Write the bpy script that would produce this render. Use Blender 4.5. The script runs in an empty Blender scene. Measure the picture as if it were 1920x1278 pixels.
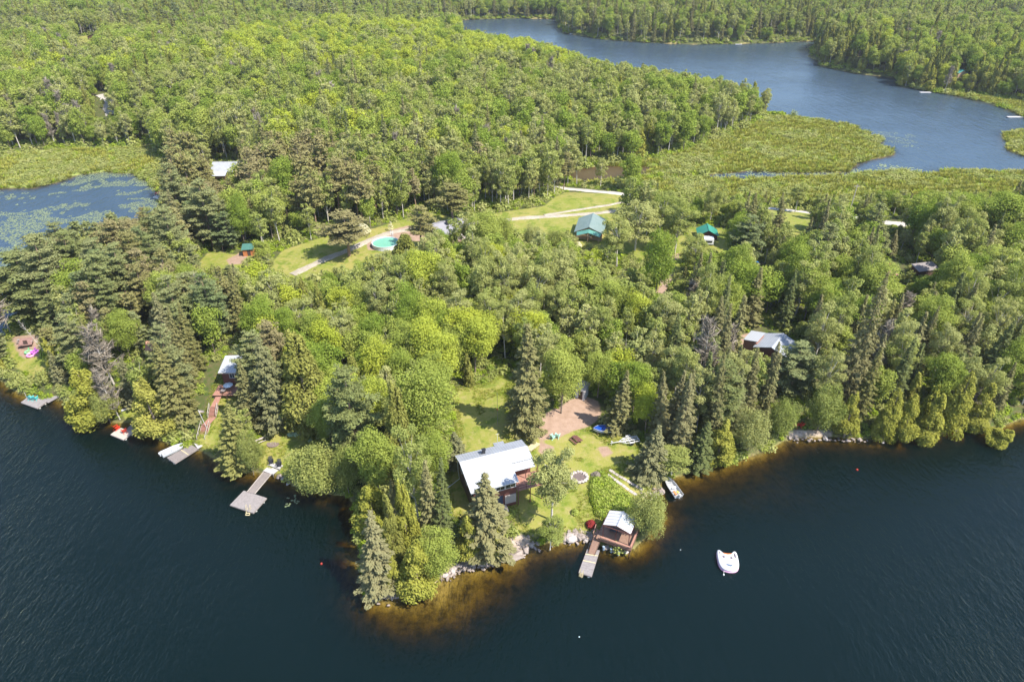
import bpy, math, random
import numpy as np
from mathutils import Vector, Matrix
R = math.radians
sc = bpy.context.scene
COL = sc.collection
# ------------------------------------------------------------------ camera, sky, sun, exposure
CAMZ, TILT, FPX = 84.0, R(32), 1280.0
cam = bpy.data.objects.new("camera", bpy.data.cameras.new("camera"))
COL.objects.link(cam)
cam.location = (0, 0, CAMZ)
cam.rotation_euler = (R(90) - TILT, 0, 0)
cam.data.lens, cam.data.sensor_width = 24, 36
cam.data.clip_start, cam.data.clip_end = 1, 8000
sc.camera = cam
SUN_EL, SUN_AZ = R(54), math.atan2(0.86, -0.50)      # azimuth from +Y towards +X: behind the camera, to the right
world = bpy.data.worlds.new("World"); sc.world = world; world.use_nodes = True
wn = world.node_tree.nodes; bg = wn["Background"]
sky = wn.new("ShaderNodeTexSky"); sky.sky_type = 'NISHITA'; sky.sun_disc = False
sky.sun_elevation = SUN_EL; sky.sun_rotation = SUN_AZ; sky.dust_density = 0.5; sky.ozone_density = 2.0
world.node_tree.links.new(sky.outputs[0], bg.inputs[0]); bg.inputs[1].default_value = 0.15
sun = bpy.data.objects.new("sun", bpy.data.lights.new("sun", 'SUN')); COL.objects.link(sun)
sun.data.energy = 4.3; sun.data.angle = R(0.5); sun.data.color = (1.0, 0.945, 0.84)
sdir = Vector((math.sin(SUN_AZ) * math.cos(SUN_EL), math.cos(SUN_AZ) * math.cos(SUN_EL), math.sin(SUN_EL)))
sun.rotation_euler = sdir.to_track_quat('Z', 'Y').to_euler(); sun.location = (0, 0, 200)
sc.view_settings.view_transform = 'Standard'; sc.view_settings.look = 'None'
sc.view_settings.exposure = 1.1; sc.view_settings.gamma = 1
sc.render.engine = 'CYCLES'
sc.cycles.max_bounces = 7; sc.cycles.diffuse_bounces = 4; sc.cycles.glossy_bounces = 2
sc.cycles.transmission_bounces = 2; sc.cycles.transparent_max_bounces = 6; sc.cycles.volume_bounces = 0
sc.cycles.use_denoising = True; sc.cycles.caustics_reflective = False; sc.cycles.caustics_refractive = False

# ------------------------------------------------------------------ pixel <-> world, outlines of the place
CT, ST = math.cos(TILT), math.sin(TILT)
def W(u, v, z=0.0):
    """where the line of sight of a pixel of the survey photograph meets height z"""
    a = (u - 960) / FPX; b = (v - 639) / FPX
    d = (a, CT - b * ST, -ST - b * CT)
    t = (z - CAMZ) / d[2]
    return Vector((t * d[0], t * d[1], z))
def PX(x, y, z):
    zz = z - CAMZ; c = y * CT - zz * ST
    return 960 + FPX * x / c, 639 - FPX * (y * ST + zz * CT) / c
def wpoly(pts): return np.array([W(u, v)[:2] for u, v in pts])
SHORE = [(-60,690),(0,712),(40,738),(75,748),(110,752),(150,775),(210,792),(235,790),(262,795),(285,820),(320,835),(380,845),(415,870),(440,885),
 (500,888),(530,895),(545,910),(600,925),(650,930),(668,960),(672,1010),(680,1060),(688,1105),(710,1122),(745,1118),(800,1103),(830,1085),
 (860,1062),(900,1055),(960,1040),(990,1025),(1030,1018),(1085,1012),(1105,1012),(1130,1022),(1165,1036),(1190,1028),(1215,1003),(1232,965),(1226,950),
 (1212,936),(1222,922),(1240,905),(1265,895),(1280,890),(1330,875),(1400,860),(1440,845),(1480,825),(1520,818),(1600,822),(1660,825),
 (1740,815),(1790,808),(1830,812),(1870,800),(1920,785),(2000,768),(2150,740)]
sh = wpoly(SHORE)
LAKE = np.vstack([[[-900, sh[0][1] + 30]], [[-400, sh[0][1] + 12]], sh, [[500, sh[-1][1] + 10]], [[900, sh[-1][1] + 40]], [[900, -500]], [[-900, -500]]])
FAR = wpoly([(822,45),(870,38),(950,35),(1046,36),(1046,50),(1060,62),(1120,73),(1200,80),(1300,84),(1400,82),(1500,78),(1548,76),(1548,84),
 (1518,93),(1512,107),(1532,112),(1535,123),(1600,138),(1680,147),(1685,162),(1760,175),(1830,188),(1885,203),(1920,222),(2060,235),(2060,241),
 (1920,243),(1880,250),(1893,283),(1920,292),(2060,300),(2060,335),(1920,323),(1770,319),(1745,328),(1690,321),(1640,323),(1600,327),(1560,331),
 (1500,332),(1420,335),(1320,335),(1318,327),(1400,320),(1500,323),(1590,323),(1612,305),(1640,297),(1676,289),(1668,278),(1640,272),(1655,262),(1630,250),
 (1600,236),(1550,227),(1500,222),(1455,213),(1400,198),(1300,175),(1200,155),(1100,138),(1000,105),(900,82),(830,58)])
POND = wpoly([(-400,352),(0,353),(60,352),(110,341),(150,327),(200,322),(245,325),(285,343),(303,362),(310,385),(290,420),(240,450),(200,470),
 (120,510),(60,560),(30,610),(-20,650),(-300,640)])
POOLM = wpoly([(1065,318),(1120,312),(1180,311),(1240,316),(1200,328),(1150,337),(1100,341),(1068,338)])
WATERS = [LAKE, FAR, POND, POOLM]
MARSH = [wpoly(p) for p in (
 [(-400,285),(0,290),(60,284),(150,280),(285,276),(305,300),(335,335),(325,372),(303,385),(285,343),(245,325),(200,322),(150,327),(110,341),(60,352),(0,353),(-400,352)],
 [(1065,345),(1068,318),(1120,311),(1180,308),(1230,300),(1290,285),(1340,262),(1400,240),(1440,218),(1500,220),(1600,234),(1657,262),(1678,289),(1612,307),(1592,325),(1400,322),(1318,329),(1200,333)],
 [(1065,343),(1180,338),(1320,333),(1420,333),(1560,330),(1690,320),(1745,327),(1770,318),(1920,322),(2060,335),(2060,400),(1920,380),(1700,384),(1500,385),(1440,378),(1240,368),(1160,352)],
 [(1700,170),(1760,174),(1830,186),(1885,201),(1920,221),(2060,240),(2060,215),(1920,192),(1830,178)],
 [(1880,250),(1920,242),(2060,238),(2060,302),(1920,293),(1893,284)])]
def inpoly(P, x, y):
    x = np.asarray(x, float); y = np.asarray(y, float); r = np.zeros(x.shape, bool)
    j = len(P) - 1
    for i in range(len(P)):
        xi, yi = P[i]; xj, yj = P[j]
        if yi != yj:
            c = ((yi > y) != (yj > y)) & (x < (xj - xi) * (y - yi) / (yj - yi) + xi)
            r ^= c
        j = i
    return r
def dpoly(P, x, y, closed=True):
    x = np.asarray(x, float); y = np.asarray(y, float); d = np.full(x.shape, 1e9)
    n = len(P)
    for i in range(n if closed else n - 1):
        ax, ay = P[i]; bx, by = P[(i + 1) % n]
        vx, vy = bx - ax, by - ay; L = vx * vx + vy * vy + 1e-9
        t = np.clip(((x - ax) * vx + (y - ay) * vy) / L, 0, 1)
        d = np.minimum(d, (x - ax - t * vx) ** 2 + (y - ay - t * vy) ** 2)
    return np.sqrt(d)
def sdist(P, x, y):                                   # positive inside
    d = dpoly(P, x, y); return np.where(inpoly(P, x, y), d, -d)
def vnoise(x, y, s, seed=0):
    """smooth value noise, -1..1"""
    x = np.asarray(x, float) / s + 1000.3 + seed * 17.1; y = np.asarray(y, float) / s + 1000.7 + seed * 9.7
    xi = np.floor(x).astype(np.int64); yi = np.floor(y).astype(np.int64); fx = x - xi; fy = y - yi
    fx = fx * fx * (3 - 2 * fx); fy = fy * fy * (3 - 2 * fy)
    def h(a, b):
        n = (a * 374761393 + b * 668265263 + seed * 974711) & 0x7fffffff
        n = ((n ^ (n >> 13)) * 1274126177) & 0x7fffffff
        return ((n ^ (n >> 16)) & 0xffff) / 32767.5 - 1
    return (h(xi, yi) * (1 - fx) + h(xi + 1, yi) * fx) * (1 - fy) + (h(xi, yi + 1) * (1 - fx) + h(xi + 1, yi + 1) * fx) * fy
def sst(a, b, x): t = np.clip((x - a) / (b - a), 0, 1); return t * t * (3 - 2 * t)
def landsd(x, y):                                     # signed distance to the waterline, positive on land; wobbled
    x = np.asarray(x, float); y = np.asarray(y, float)
    d = np.full(x.shape, -1e9)
    for P in WATERS: d = np.maximum(d, sdist(P, x, y))
    amp = np.clip(y / 150, 0.6, 3)
    return -d + 0.45 * amp * vnoise(x, y, 3.1 * amp, 1) + 0.25 * amp * vnoise(x, y, 1.3 * amp, 2)
HILLS = [(W(560,150), 7, 85), (W(430,700), 2.6, 13), (W(1300,60), 5, 120), (W(200,60), 8, 120), (W(1700,110), 5, 60), (W(250,680), 1.5, 14)]
GOLD = W(850, 1120)
def ht(x, y):
    x = np.asarray(x, float); y = np.asarray(y, float)
    d = landsd(x, y)
    dl = np.maximum(d, 0)
    z = 0.9 * (1 - np.exp(-dl / 1.1)) + 4.6 * (1 - np.exp(-dl / 34))
    z = z + 0.25 * vnoise(x, y, 9, 3) * sst(0, 6, dl)
    for c, a, s in HILLS:
        z = z + a * np.exp(-((x - c.x) ** 2 + (y - c.y) ** 2) / (2 * s * s)) * sst(0, 12, dl)
    m = np.full(x.shape, 1e9)
    for P in MARSH:
        m = np.minimum(m, -sdist(P, x, y))
    k = sst(-1, 26, m)
    z = z * k + (0.16 + 0.10 * sst(0, 3, dl)) * (1 - k)
    slope = 0.62 - 0.53 * np.exp(-((x - GOLD.x) ** 2 + (y - GOLD.y) ** 2) / 260.0)
    slope = slope - 0.44 * np.exp(-((x - 50) ** 2 / 1300.0 + (y - 82) ** 2 / 200.0)) * (1 - np.exp(-((x - GOLD.x) ** 2 + (y - GOLD.y) ** 2) / 500.0))
    deep = -0.12 + slope * d + 0.12 * vnoise(x, y, 4, 5)
    return np.where(d > 0, z, np.maximum(deep, -7))
def gz(x, y): return float(ht(np.array([x]), np.array([y]))[0])
def G(u, v, dz=0.0):
    """point of the ground seen at a pixel"""
    z = 0.0
    for _ in range(6):
        p = W(u, v, z); z = 0.5 * z + 0.5 * max(gz(p.x, p.y), 0) if _ < 5 else z
    p = W(u, v, z); p.z = max(gz(p.x, p.y), 0.0) + dz
    return p
def gpoly(pts): return np.array([G(u, v)[:2] for u, v in pts])

# ------------------------------------------------------------------ helpers
def tag(o, label=None, cat=None, group=None, kind=None):
    if label: o["label"] = label
    if cat: o["category"] = cat
    if group: o["group"] = group
    if kind: o["kind"] = kind
    return o
def thing(name, label, cat, loc=(0, 0, 0), rz=0.0, group=None):
    o = bpy.data.objects.new(name, None); COL.objects.link(o); o.empty_display_size = 0.3
    o.location = loc; o.rotation_euler = (0, 0, rz)
    return tag(o, label, cat, group)
def mesh_np(name, V, F4=None, F3=None, mats=(), attrs=None, matidx=None, smooth=False):
    me = bpy.data.meshes.new(name)
    V = np.asarray(V, np.float32); n4 = 0 if F4 is None else len(F4); n3 = 0 if F3 is None else len(F3)
    me.vertices.add(len(V)); me.vertices.foreach_set("co", V.ravel())
    lv = []; 
    if n4: lv.append(np.asarray(F4, np.int32).ravel())
    if n3: lv.append(np.asarray(F3, np.int32).ravel())
    lv = np.concatenate(lv); me.loops.add(len(lv)); me.loops.foreach_set("vertex_index", lv)
    tot = np.concatenate([np.full(n4, 4, np.int32), np.full(n3, 3, np.int32)])
    st = np.concatenate([[0], np.cumsum(tot)[:-1]]).astype(np.int32)
    me.polygons.add(n4 + n3); me.polygons.foreach_set("loop_start", st); me.polygons.foreach_set("loop_total", tot)
    for m in mats: me.materials.append(m)
    if matidx is not None: me.polygons.foreach_set("material_index", np.asarray(matidx, np.int32))
    me.polygons.foreach_set("use_smooth", np.full(n4 + n3, smooth, bool))
    if attrs:
        for k, a in attrs.items():
            at = me.attributes.new(k, 'FLOAT', 'POINT'); at.data.foreach_set("value", np.asarray(a, np.float32))
    me.update(calc_edges=True)
    return me
def link(name, me, parent=None, **kw):
    o = bpy.data.objects.new(name, me); COL.objects.link(o)
    if parent: o.parent = parent
    return tag(o, **kw)
class MB:
    """collects boxes, beams, tubes and slabs in world coordinates; build() links them as one mesh"""
    def __init__(s): s.v = []; s.f = []
    def add(s, vs, fs):
        n = len(s.v); s.v += [Vector(a) for a in vs]; s.f += [tuple(n + i for i in f) for f in fs]; return s
    def hexa(s, b, t):                                # bottom and top loops of four points
        return s.add(list(b) + list(t), [(3, 2, 1, 0), (4, 5, 6, 7), (0, 1, 5, 4), (1, 2, 6, 5), (2, 3, 7, 6), (3, 0, 4, 7)])
    def box(s, c, d, M=None):
        x, y, z = d[0] / 2, d[1] / 2, d[2] / 2
        p = [Vector((a, b, e)) + Vector(c) for e in (-z, z) for a, b in ((-x, -y), (x, -y), (x, y), (-x, y))]
        if M is not None: p = [M @ q for q in p]
        return s.hexa(p[:4], p[4:])
    def beam(s, a, b, w=0.1, h=0.1, up=(0, 0, 1)):
        a, b = Vector(a), Vector(b); d = (b - a).normalized(); u = Vector(up)
        if abs(d.dot(u)) > 0.95: u = Vector((0, 1, 0))
        r = d.cross(u).normalized() * w / 2; n = r.cross(d).normalized() * h / 2
        return s.hexa([a - r - n, a + r - n, a + r + n, a - r + n], [b - r - n, b + r - n, b + r + n, b - r + n])
    def tube(s, pts, rad, n=8, cap=True):
        pts = [Vector(p) for p in pts]; rad = rad if isinstance(rad, (list, tuple)) else [rad] * len(pts)
        base = len(s.v)
        for i, p in enumerate(pts):
            d = (pts[min(i + 1, len(pts) - 1)] - pts[max(i - 1, 0)]).normalized()
            u = Vector((1, 0, 0)) if abs(d.z) > 0.9 else Vector((0, 0, 1))
            r = d.cross(u).normalized(); q = r.cross(d)
            for k in range(n):
                t = 2 * math.pi * k / n; s.v.append(p + (r * math.cos(t) + q * math.sin(t)) * rad[i])
        for i in range(len(pts) - 1):
            for k in range(n):
                a = base + i * n + k; b = base + i * n + (k + 1) % n
                s.f.append((a, b, b + n, a + n))
        if cap: s.f.append(tuple(base + k for k in reversed(range(n)))); s.f.append(tuple(base + (len(pts) - 1) * n + k for k in range(n)))
        return s
    def slab(s, q, th):                               # polygon given at its top face, extruded down
        q = [Vector(p) for p in q]; n = len(q); lo = [p - Vector((0, 0, th)) for p in q]
        return s.add(lo + q, [tuple(reversed(range(n))), tuple(range(n, 2 * n))] + [(i, (i + 1) % n, n + (i + 1) % n, n + i) for i in range(n)])
    def planks(s, A, B, C, D, n, th=0.05, gap=0.12, jit=0.0, rng=random):
        """boards laid across from edge AD to edge BC, n of them from AB to DC"""
        A, B, C, D = map(Vector, (A, B, C, D))
        for i in range(n):
            t0 = i / n; t1 = (i + 1 - gap) / n; j = Vector((0, 0, rng.uniform(-jit, jit)))
            e0, e1 = rng.uniform(-jit, jit) * 2, rng.uniform(-jit, jit) * 2
            l0, r0, r1, l1 = A.lerp(D, t0), B.lerp(C, t0), B.lerp(C, t1), A.lerp(D, t1)
            w = (B - A).normalized()
            s.slab([l0 + j - w * e0, r0 + j + w * e1, r1 + j + w * e1, l1 + j - w * e0], th)
        return s
    def disc(s, c, r, n=20, z1=0.05, rx=None):
        c = Vector(c); rx = rx or r
        return s.slab([c + Vector((rx * math.cos(2 * math.pi * k / n), r * math.sin(2 * math.pi * k / n), 0)) for k in range(n)], z1)
    def ball(s, c, r, n=10, m=7, squash=(1, 1, 1)):
        b = len(s.v); c = Vector(c)
        for i in range(m + 1):
            ph = math.pi * i / m
            for k in range(n):
                t = 2 * math.pi * k / n
                s.v.append(c + Vector((r * squash[0] * math.sin(ph) * math.cos(t), r * squash[1] * math.sin(ph) * math.sin(t), r * squash[2] * math.cos(ph))))
        for i in range(m):
            for k in range(n): s.f.append((b + i * n + k, b + (i + 1) * n + k, b + (i + 1) * n + (k + 1) % n, b + i * n + (k + 1) % n))
        return s
    def build(s, name, mat, parent=None, smooth=False, bevel=0.0, local=False, **kw):
        off = Vector() if local else Vector(parent.location) if parent is not None and parent.parent is None else (Vector(parent["_o"]) if parent is not None and "_o" in parent else Vector())
        me = bpy.data.meshes.new(name)
        me.from_pydata([tuple(v - off) for v in s.v], [], s.f); me.materials.append(mat)
        if smooth: me.polygons.foreach_set("use_smooth", [True] * len(me.polygons))
        me.update()
        o = bpy.data.objects.new(name, me); COL.objects.link(o)
        if parent is not None:
            o.parent = parent
        if bevel:
            b = o.modifiers.new("bevel", 'BEVEL'); b.width = bevel; b.segments = 2; b.limit_method = 'ANGLE'
        if parent is not None: o["_o"] = tuple(off)
        return tag(o, **kw)
def sub(name, mb, mat, part, **kw):
    """a sub-part: same local frame as its part"""
    off = Vector(part["_o"]) if "_o" in part else Vector()
    me = bpy.data.meshes.new(name); me.from_pydata([tuple(v - off) for v in mb.v], [], mb.f); me.materials.append(mat); me.update()
    o = bpy.data.objects.new(name, me); COL.objects.link(o); o.parent = part
    return tag(o, **kw)
def copy_tree(o, parent=None):
    c = o.copy(); COL.objects.link(c); c.parent = parent
    for ch in KIDS.get(o.name, []) or [k for k in o.children]: copy_tree(ch, c)
    return c
KIDS = {}

# ------------------------------------------------------------------ materials
MATS = {}
def nmat(name):
    m = bpy.data.materials.new(name); m.use_nodes = True; m.node_tree.nodes.clear()
    return m, m.node_tree.nodes, m.node_tree.links
def mix(nt, fac, a, b, blend='MIX'):
    n = nt.new("ShaderNodeMix"); n.data_type = 'RGBA'; n.blend_type = blend
    L = n.id_data.links
    for s, v in ((n.inputs[0], fac), (n.inputs[6], a), (n.inputs[7], b)):
        if hasattr(v, "is_output"): L.new(v, s)
        elif s == n.inputs[0]: s.default_value = v
        else: s.default_value = (*v, 1) if len(v) == 3 else v
    return n.outputs[2]
def noise(nt, scale, detail=3, vec=None, rough=0.55):
    n = nt.new("ShaderNodeTexNoise"); n.inputs["Scale"].default_value = scale; n.inputs["Detail"].default_value = detail; n.inputs["Roughness"].default_value = rough
    if vec is not None: n.id_data.links.new(vec, n.inputs["Vector"])
    return n.outputs[0]
def ramp(nt, val, stops):
    n = nt.new("ShaderNodeValToRGB"); n.id_data.links.new(val, n.inputs[0]); e = n.color_ramp.elements
    while len(e) < len(stops): e.new(0.5)
    for k, (p, c) in zip(e, stops): k.position = p; k.color = (*c, 1) if len(c) == 3 else c
    return n.outputs[0]
def gray(v): return (v, v, v)
def math_n(nt, op, a, b=0.0, c=None):
    n = nt.new("ShaderNodeMath"); n.operation = op; L = n.id_data.links
    for i, v in enumerate((a, b) if c is None else (a, b, c)):
        if hasattr(v, "is_output"): L.new(v, n.inputs[i])
        else: n.inputs[i].default_value = v
    return n.outputs[0]
def gpos(nt): return nt.new("ShaderNodeNewGeometry").outputs["Position"]
def attr(nt, name): n = nt.new("ShaderNodeAttribute"); n.attribute_name = name; return n.outputs["Fac"]
def finish(nt, L, color, rough=0.8, bump=None, bstr=0.3, bdist=0.05, metal=0.0, spec=0.5):
    b = nt.new("ShaderNodeBsdfPrincipled"); o = nt.new("ShaderNodeOutputMaterial")
    if hasattr(color, "is_output"): L.new(color, b.inputs["Base Color"])
    else: b.inputs["Base Color"].default_value = (*color, 1)
    b.inputs["Roughness"].default_value = rough; b.inputs["Metallic"].default_value = metal
    b.inputs["Specular IOR Level"].default_value = spec
    if bump is not None:
        n = nt.new("ShaderNodeBump"); n.inputs["Strength"].default_value = bstr; n.inputs["Distance"].default_value = bdist
        L.new(bump, n.inputs["Height"]); L.new(n.outputs[0], b.inputs["Normal"])
    L.new(b.outputs[0], o.inputs[0]); return b
def paint(name, c, rough=0.6, var=0.25, scale=1.5, fine=9.0, metal=0.0, dirt=None):
    """worn plain surface: two scales of blotches, optional dirt colour"""
    if name in MATS: return MATS[name]
    m, nt, L = nmat(name); p = gpos(nt)
    c1 = mix(nt, ramp(nt, noise(nt, scale, 4, p), [(0.3, gray(0)), (0.7, gray(1))]), tuple(k * (1 - var) for k in c), tuple(min(k * (1 + var * 0.6), 0.9) for k in c))
    c2 = mix(nt, ramp(nt, noise(nt, fine, 2, p), [(0.35, gray(0)), (0.75, gray(1))]), c1, dirt or tuple(k * (1 - var * 0.8) for k in c))
    finish(nt, L, c2, rough, noise(nt, fine, 2, p), 0.2, 0.01, metal)
    MATS[name] = m; return m
def wood(name, c, c2, rough=0.8, per=0.14):
    """weathered boards; hue changes from board to board by object position noise"""
    if name in MATS: return MATS[name]
    m, nt, L = nmat(name); p = gpos(nt)
    col = mix(nt, ramp(nt, noise(nt, 2.2, 5, p), [(0.3, gray(0)), (0.72, gray(1))]), c, c2)
    col = mix(nt, ramp(nt, noise(nt, 14, 3, p), [(0.45, gray(0)), (0.8, gray(1))]), col, tuple(k * 0.55 for k in c))
    finish(nt, L, col, rough, noise(nt, 25, 2, p), 0.3, 0.01)
    MATS[name] = m; return m
def ribbed(name, c, axis_deg, period=0.4, rough=0.45, metal=0.0, c_dirt=None):
    """sheet metal with standing ribs across the given world direction"""
    if name in MATS: return MATS[name]
    m, nt, L = nmat(name); p = gpos(nt)
    mp = nt.new("ShaderNodeMapping"); mp.inputs["Rotation"].default_value = (0, 0, -R(axis_deg)); L.new(p, mp.inputs[0])
    wv = nt.new("ShaderNodeTexWave"); wv.inputs["Scale"].default_value = 1 / period / 3.1416; wv.bands_direction = 'X'; L.new(mp.outputs[0], wv.inputs[0])
    rib = ramp(nt, wv.outputs[1], [(0.80, gray(0)), (0.95, gray(1))])
    col = mix(nt, ramp(nt, noise(nt, 0.6, 5, p, 0.7), [(0.35, gray(0)), (0.7, gray(1))]), c, c_dirt or tuple(k * 0.78 for k in c))
    col = mix(nt, math_n(nt, 'MULTIPLY', rib, 0.55), col, tuple(k * 0.6 for k in c))
    finish(nt, L, col, rough, rib, 0.5, 0.03, metal)
    MATS[name] = m; return m
def foliage(name, cols, trans=0.34, rough=0.75):
    """leaves: hue differs from tree to tree (object random) and from clump to clump (tint attribute)"""
    m, nt, L = nmat(name)
    rnd = nt.new("ShaderNodeObjectInfo").outputs["Random"]
    stops = [(i / (len(cols) - 1), c) for i, c in enumerate(cols)]
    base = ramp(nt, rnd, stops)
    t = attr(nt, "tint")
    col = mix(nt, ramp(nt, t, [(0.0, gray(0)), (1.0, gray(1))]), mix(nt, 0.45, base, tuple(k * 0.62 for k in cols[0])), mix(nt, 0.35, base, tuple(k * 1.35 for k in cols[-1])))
    d = nt.new("ShaderNodeBsdfDiffuse"); tr = nt.new("ShaderNodeBsdfTranslucent"); ms = nt.new("ShaderNodeMixShader"); o = nt.new("ShaderNodeOutputMaterial")
    L.new(col, d.inputs[0]); tc = mix(nt, 1.0, col, (1.1, 1.06, 0.68), 'MULTIPLY'); L.new(tc, tr.inputs[0]); ms.inputs[0].default_value = trans
    L.new(d.outputs[0], ms.inputs[1]); L.new(tr.outputs[0], ms.inputs[2]); L.new(ms.outputs[0], o.inputs[0])
    MATS[name] = m; return m
# ------------------------------------------------------------------ ground sheet
def axis(segs):
    out = [segs[0][0]]
    for a, b, s0, s1 in segs:
        x = out[-1]
        while x < b:
            t = (x - a) / (b - a); x += s0 + (s1 - s0) * t; out.append(min(x, b))
    return np.array(out)
XS = axis([(-2600, -560, 240, 14), (-560, -150, 14, 2.5), (-150, -80, 2.5, 0.9), (-80, 90, 0.6, 0.6), (90, 170, 0.9, 2.5), (170, 560, 2.5, 14), (560, 2600, 14, 240)])
YS = axis([(-60, 36, 12, 3), (36, 50, 1.2, 0.6), (50, 130, 0.6, 0.6), (130, 260, 0.8, 1.6), (260, 520, 1.7, 4.5), (520, 1100, 5, 12), (1100, 3600, 14, 260)])
LAWN = [gpoly(p) for p in (
 [(848,730),(880,726),(920,715),(935,700),(990,720),(1010,790),(1010,815),(1060,800),(1140,800),(1195,822),(1215,870),(1225,905),(1218,935),(1212,960),(1160,985),(1120,1003),(1085,1003),(1040,1000),(1000,1005),(965,990),(960,950),(920,965),(890,975),(845,965),(835,920),(838,860),(858,820),(850,760)],
 [(478,835),(490,805),(540,790),(560,783),(590,790),(605,815),(575,840),(556,865),(530,893),(505,886),(480,872)],
 [(365,832),(388,790),(400,740),(415,700),(455,690),(450,740),(424,800),(412,842),(385,846)],
 [(225,765),(240,745),(268,752),(268,788),(235,786)],
 [(50,640),(75,660),(100,700),(70,712),(30,690),(10,640)],
 [(500,505),(530,470),(620,440),(700,430),(800,398),(870,412),(960,396),(1060,380),(1170,378),(1180,395),(1160,420),(1130,470),(1075,462),(1060,445),(960,442),(940,430),(880,430),(870,460),(800,500),(690,515),(640,512),(560,525)],
 [(370,497),(395,470),(440,478),(480,465),(492,485),(440,505),(380,506)],
 [(1140,440),(1225,452),(1300,440),(1310,470),(1280,478),(1275,515),(1235,512),(1215,490),(1150,475)],
 [(1285,425),(1370,430),(1370,485),(1300,485)],
 [(1060,362),(1170,366),(1175,385),(1080,395),(1000,402)],
 [(1430,395),(1520,400),(1515,440),(1480,455),(1445,425)],
 [(150,68),(192,68),(192,84),(150,84)])]
DIRT = [gpoly(p) for p in (
 [(1006,792),(1020,776),(1052,762),(1066,750),(1095,742),(1122,752),(1128,782),(1104,800),(1075,808),(1045,822),(1012,826),(1002,812)],
 [(735,432),(765,424),(800,428),(870,425),(872,450),(850,462),(770,452),(752,452),(740,470),(690,470),(685,450)],
 [(425,488),(455,472),(465,480),(452,496),(430,498)],
 [(1245,478),(1275,476),(1272,488),(1248,488)],
 [(1222,500),(1262,512),(1252,560),(1222,548)],
 [(1385,630),(1412,622),(1412,650),(1390,655)],
 [(20,632),(70,628),(75,668),(40,672)],
 [(1120,838),(1138,836),(1150,850),(1130,858)],
 [(1012,828),(1040,838),(1030,860),(1010,848)],
 [(560,780),(590,786),(598,806),(570,806)])]
ROCKY = [gpoly(p) for p in ([(700,1118),(745,1112),(800,1098),(840,1070),(880,1045),(940,1020),(975,1000),(1000,1010),(990,1032),(900,1062),(830,1092),(745,1124)],
 [(1050,1002),(1080,990),(1115,1000),(1120,1022),(1060,1020)], [(1200,925),(1235,915),(1270,892),(1262,905),(1235,940),(1215,945)],
 [(1470,805),(1560,806),(1560,822),(1480,828)])]
GX, GY = np.meshgrid(XS, YS)
gxf, gyf = GX.ravel(), GY.ravel()
SD = landsd(gxf, gyf)
Z = ht(gxf, gyf)
def amount(polys, w, near=None):
    a = np.zeros(gxf.shape)
    for P in polys:
        lo, hi = P.min(0) - 6, P.max(0) + 6
        k = (gxf > lo[0]) & (gxf < hi[0]) & (gyf > lo[1]) & (gyf < hi[1])
        if k.any(): a[k] = np.maximum(a[k], sst(-w, w, sdist(P, gxf[k], gyf[k])))
    return a
aL, aD, aR, aM = amount(LAWN, 1.0), amount(DIRT, 1.0), amount(ROCKY, 0.8), amount(MARSH, 3.0)
nx, ny = len(XS), len(YS)
I = np.arange(nx * ny).reshape(ny, nx)
F = np.stack([I[:-1, :-1].ravel(), I[:-1, 1:].ravel(), I[1:, 1:].ravel(), I[1:, :-1].ravel()], 1)
m, nt, L = nmat("ground"); p = gpos(nt)
n1, n2, n3 = noise(nt, 0.12, 5, p, 0.6), noise(nt, 0.9, 5, p, 0.65), noise(nt, 6, 4, p, 0.7)
def edge(a, w=0.5, lo=0.35, hi=0.65):
    return ramp(nt, math_n(nt, 'ADD', attr(nt, a), math_n(nt, 'MULTIPLY', math_n(nt, 'SUBTRACT', n2, 0.5), w)), [(lo, gray(0)), (hi, gray(1))])
floor_c = mix(nt, ramp(nt, n2, [(0.35, gray(0)), (0.65, gray(1))]), (0.055, 0.085, 0.018), (0.11, 0.095, 0.045))
lawn_c = mix(nt, ramp(nt, n1, [(0.38, gray(0)), (0.62, gray(1))]), (0.20, 0.225, 0.040), (0.29, 0.255, 0.075))
lawn_c = mix(nt, ramp(nt, n2, [(0.5, gray(0)), (0.72, gray(0.8))]), lawn_c, (0.36, 0.28, 0.14))
lawn_c = mix(nt, ramp(nt, noise(nt, 0.33, 4, p, 0.7), [(0.52, gray(0)), (0.62, gray(0.75))]), lawn_c, (0.10, 0.155, 0.016))
lawn_c = mix(nt, ramp(nt, noise(nt, 2.6, 4, p, 0.7), [(0.58, gray(0)), (0.7, gray(0.8))]), lawn_c, (0.34, 0.27, 0.12))
lawn_c = mix(nt, math_n(nt, 'MULTIPLY', ramp(nt, n3, [(0.3, gray(0)), (0.8, gray(1))]), 0.45), lawn_c, (0.125, 0.155, 0.014))
marsh_c = mix(nt, ramp(nt, noise(nt, 0.05, 6, p, 0.7), [(0.4, gray(0)), (0.62, gray(1))]), (0.22, 0.265, 0.065), (0.28, 0.31, 0.10))
marsh_c = mix(nt, ramp(nt, noise(nt, 0.22, 5, p, 0.7), [(0.5, gray(0)), (0.70, gray(1))]), marsh_c, (0.27, 0.25, 0.11))
dirt_c = mix(nt, ramp(nt, n2, [(0.3, gray(0)), (0.7, gray(1))]), (0.38, 0.265, 0.20), (0.27, 0.18, 0.125))
dirt_c = mix(nt, math_n(nt, 'MULTIPLY', ramp(nt, n3, [(0.4, gray(0)), (0.7, gray(1))]), 0.4), dirt_c, (0.22, 0.15, 0.11))
rock_c = mix(nt, ramp(nt, n2, [(0.35, gray(0)), (0.65, gray(1))]), (0.42, 0.34, 0.28), (0.22, 0.17, 0.12))
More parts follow.
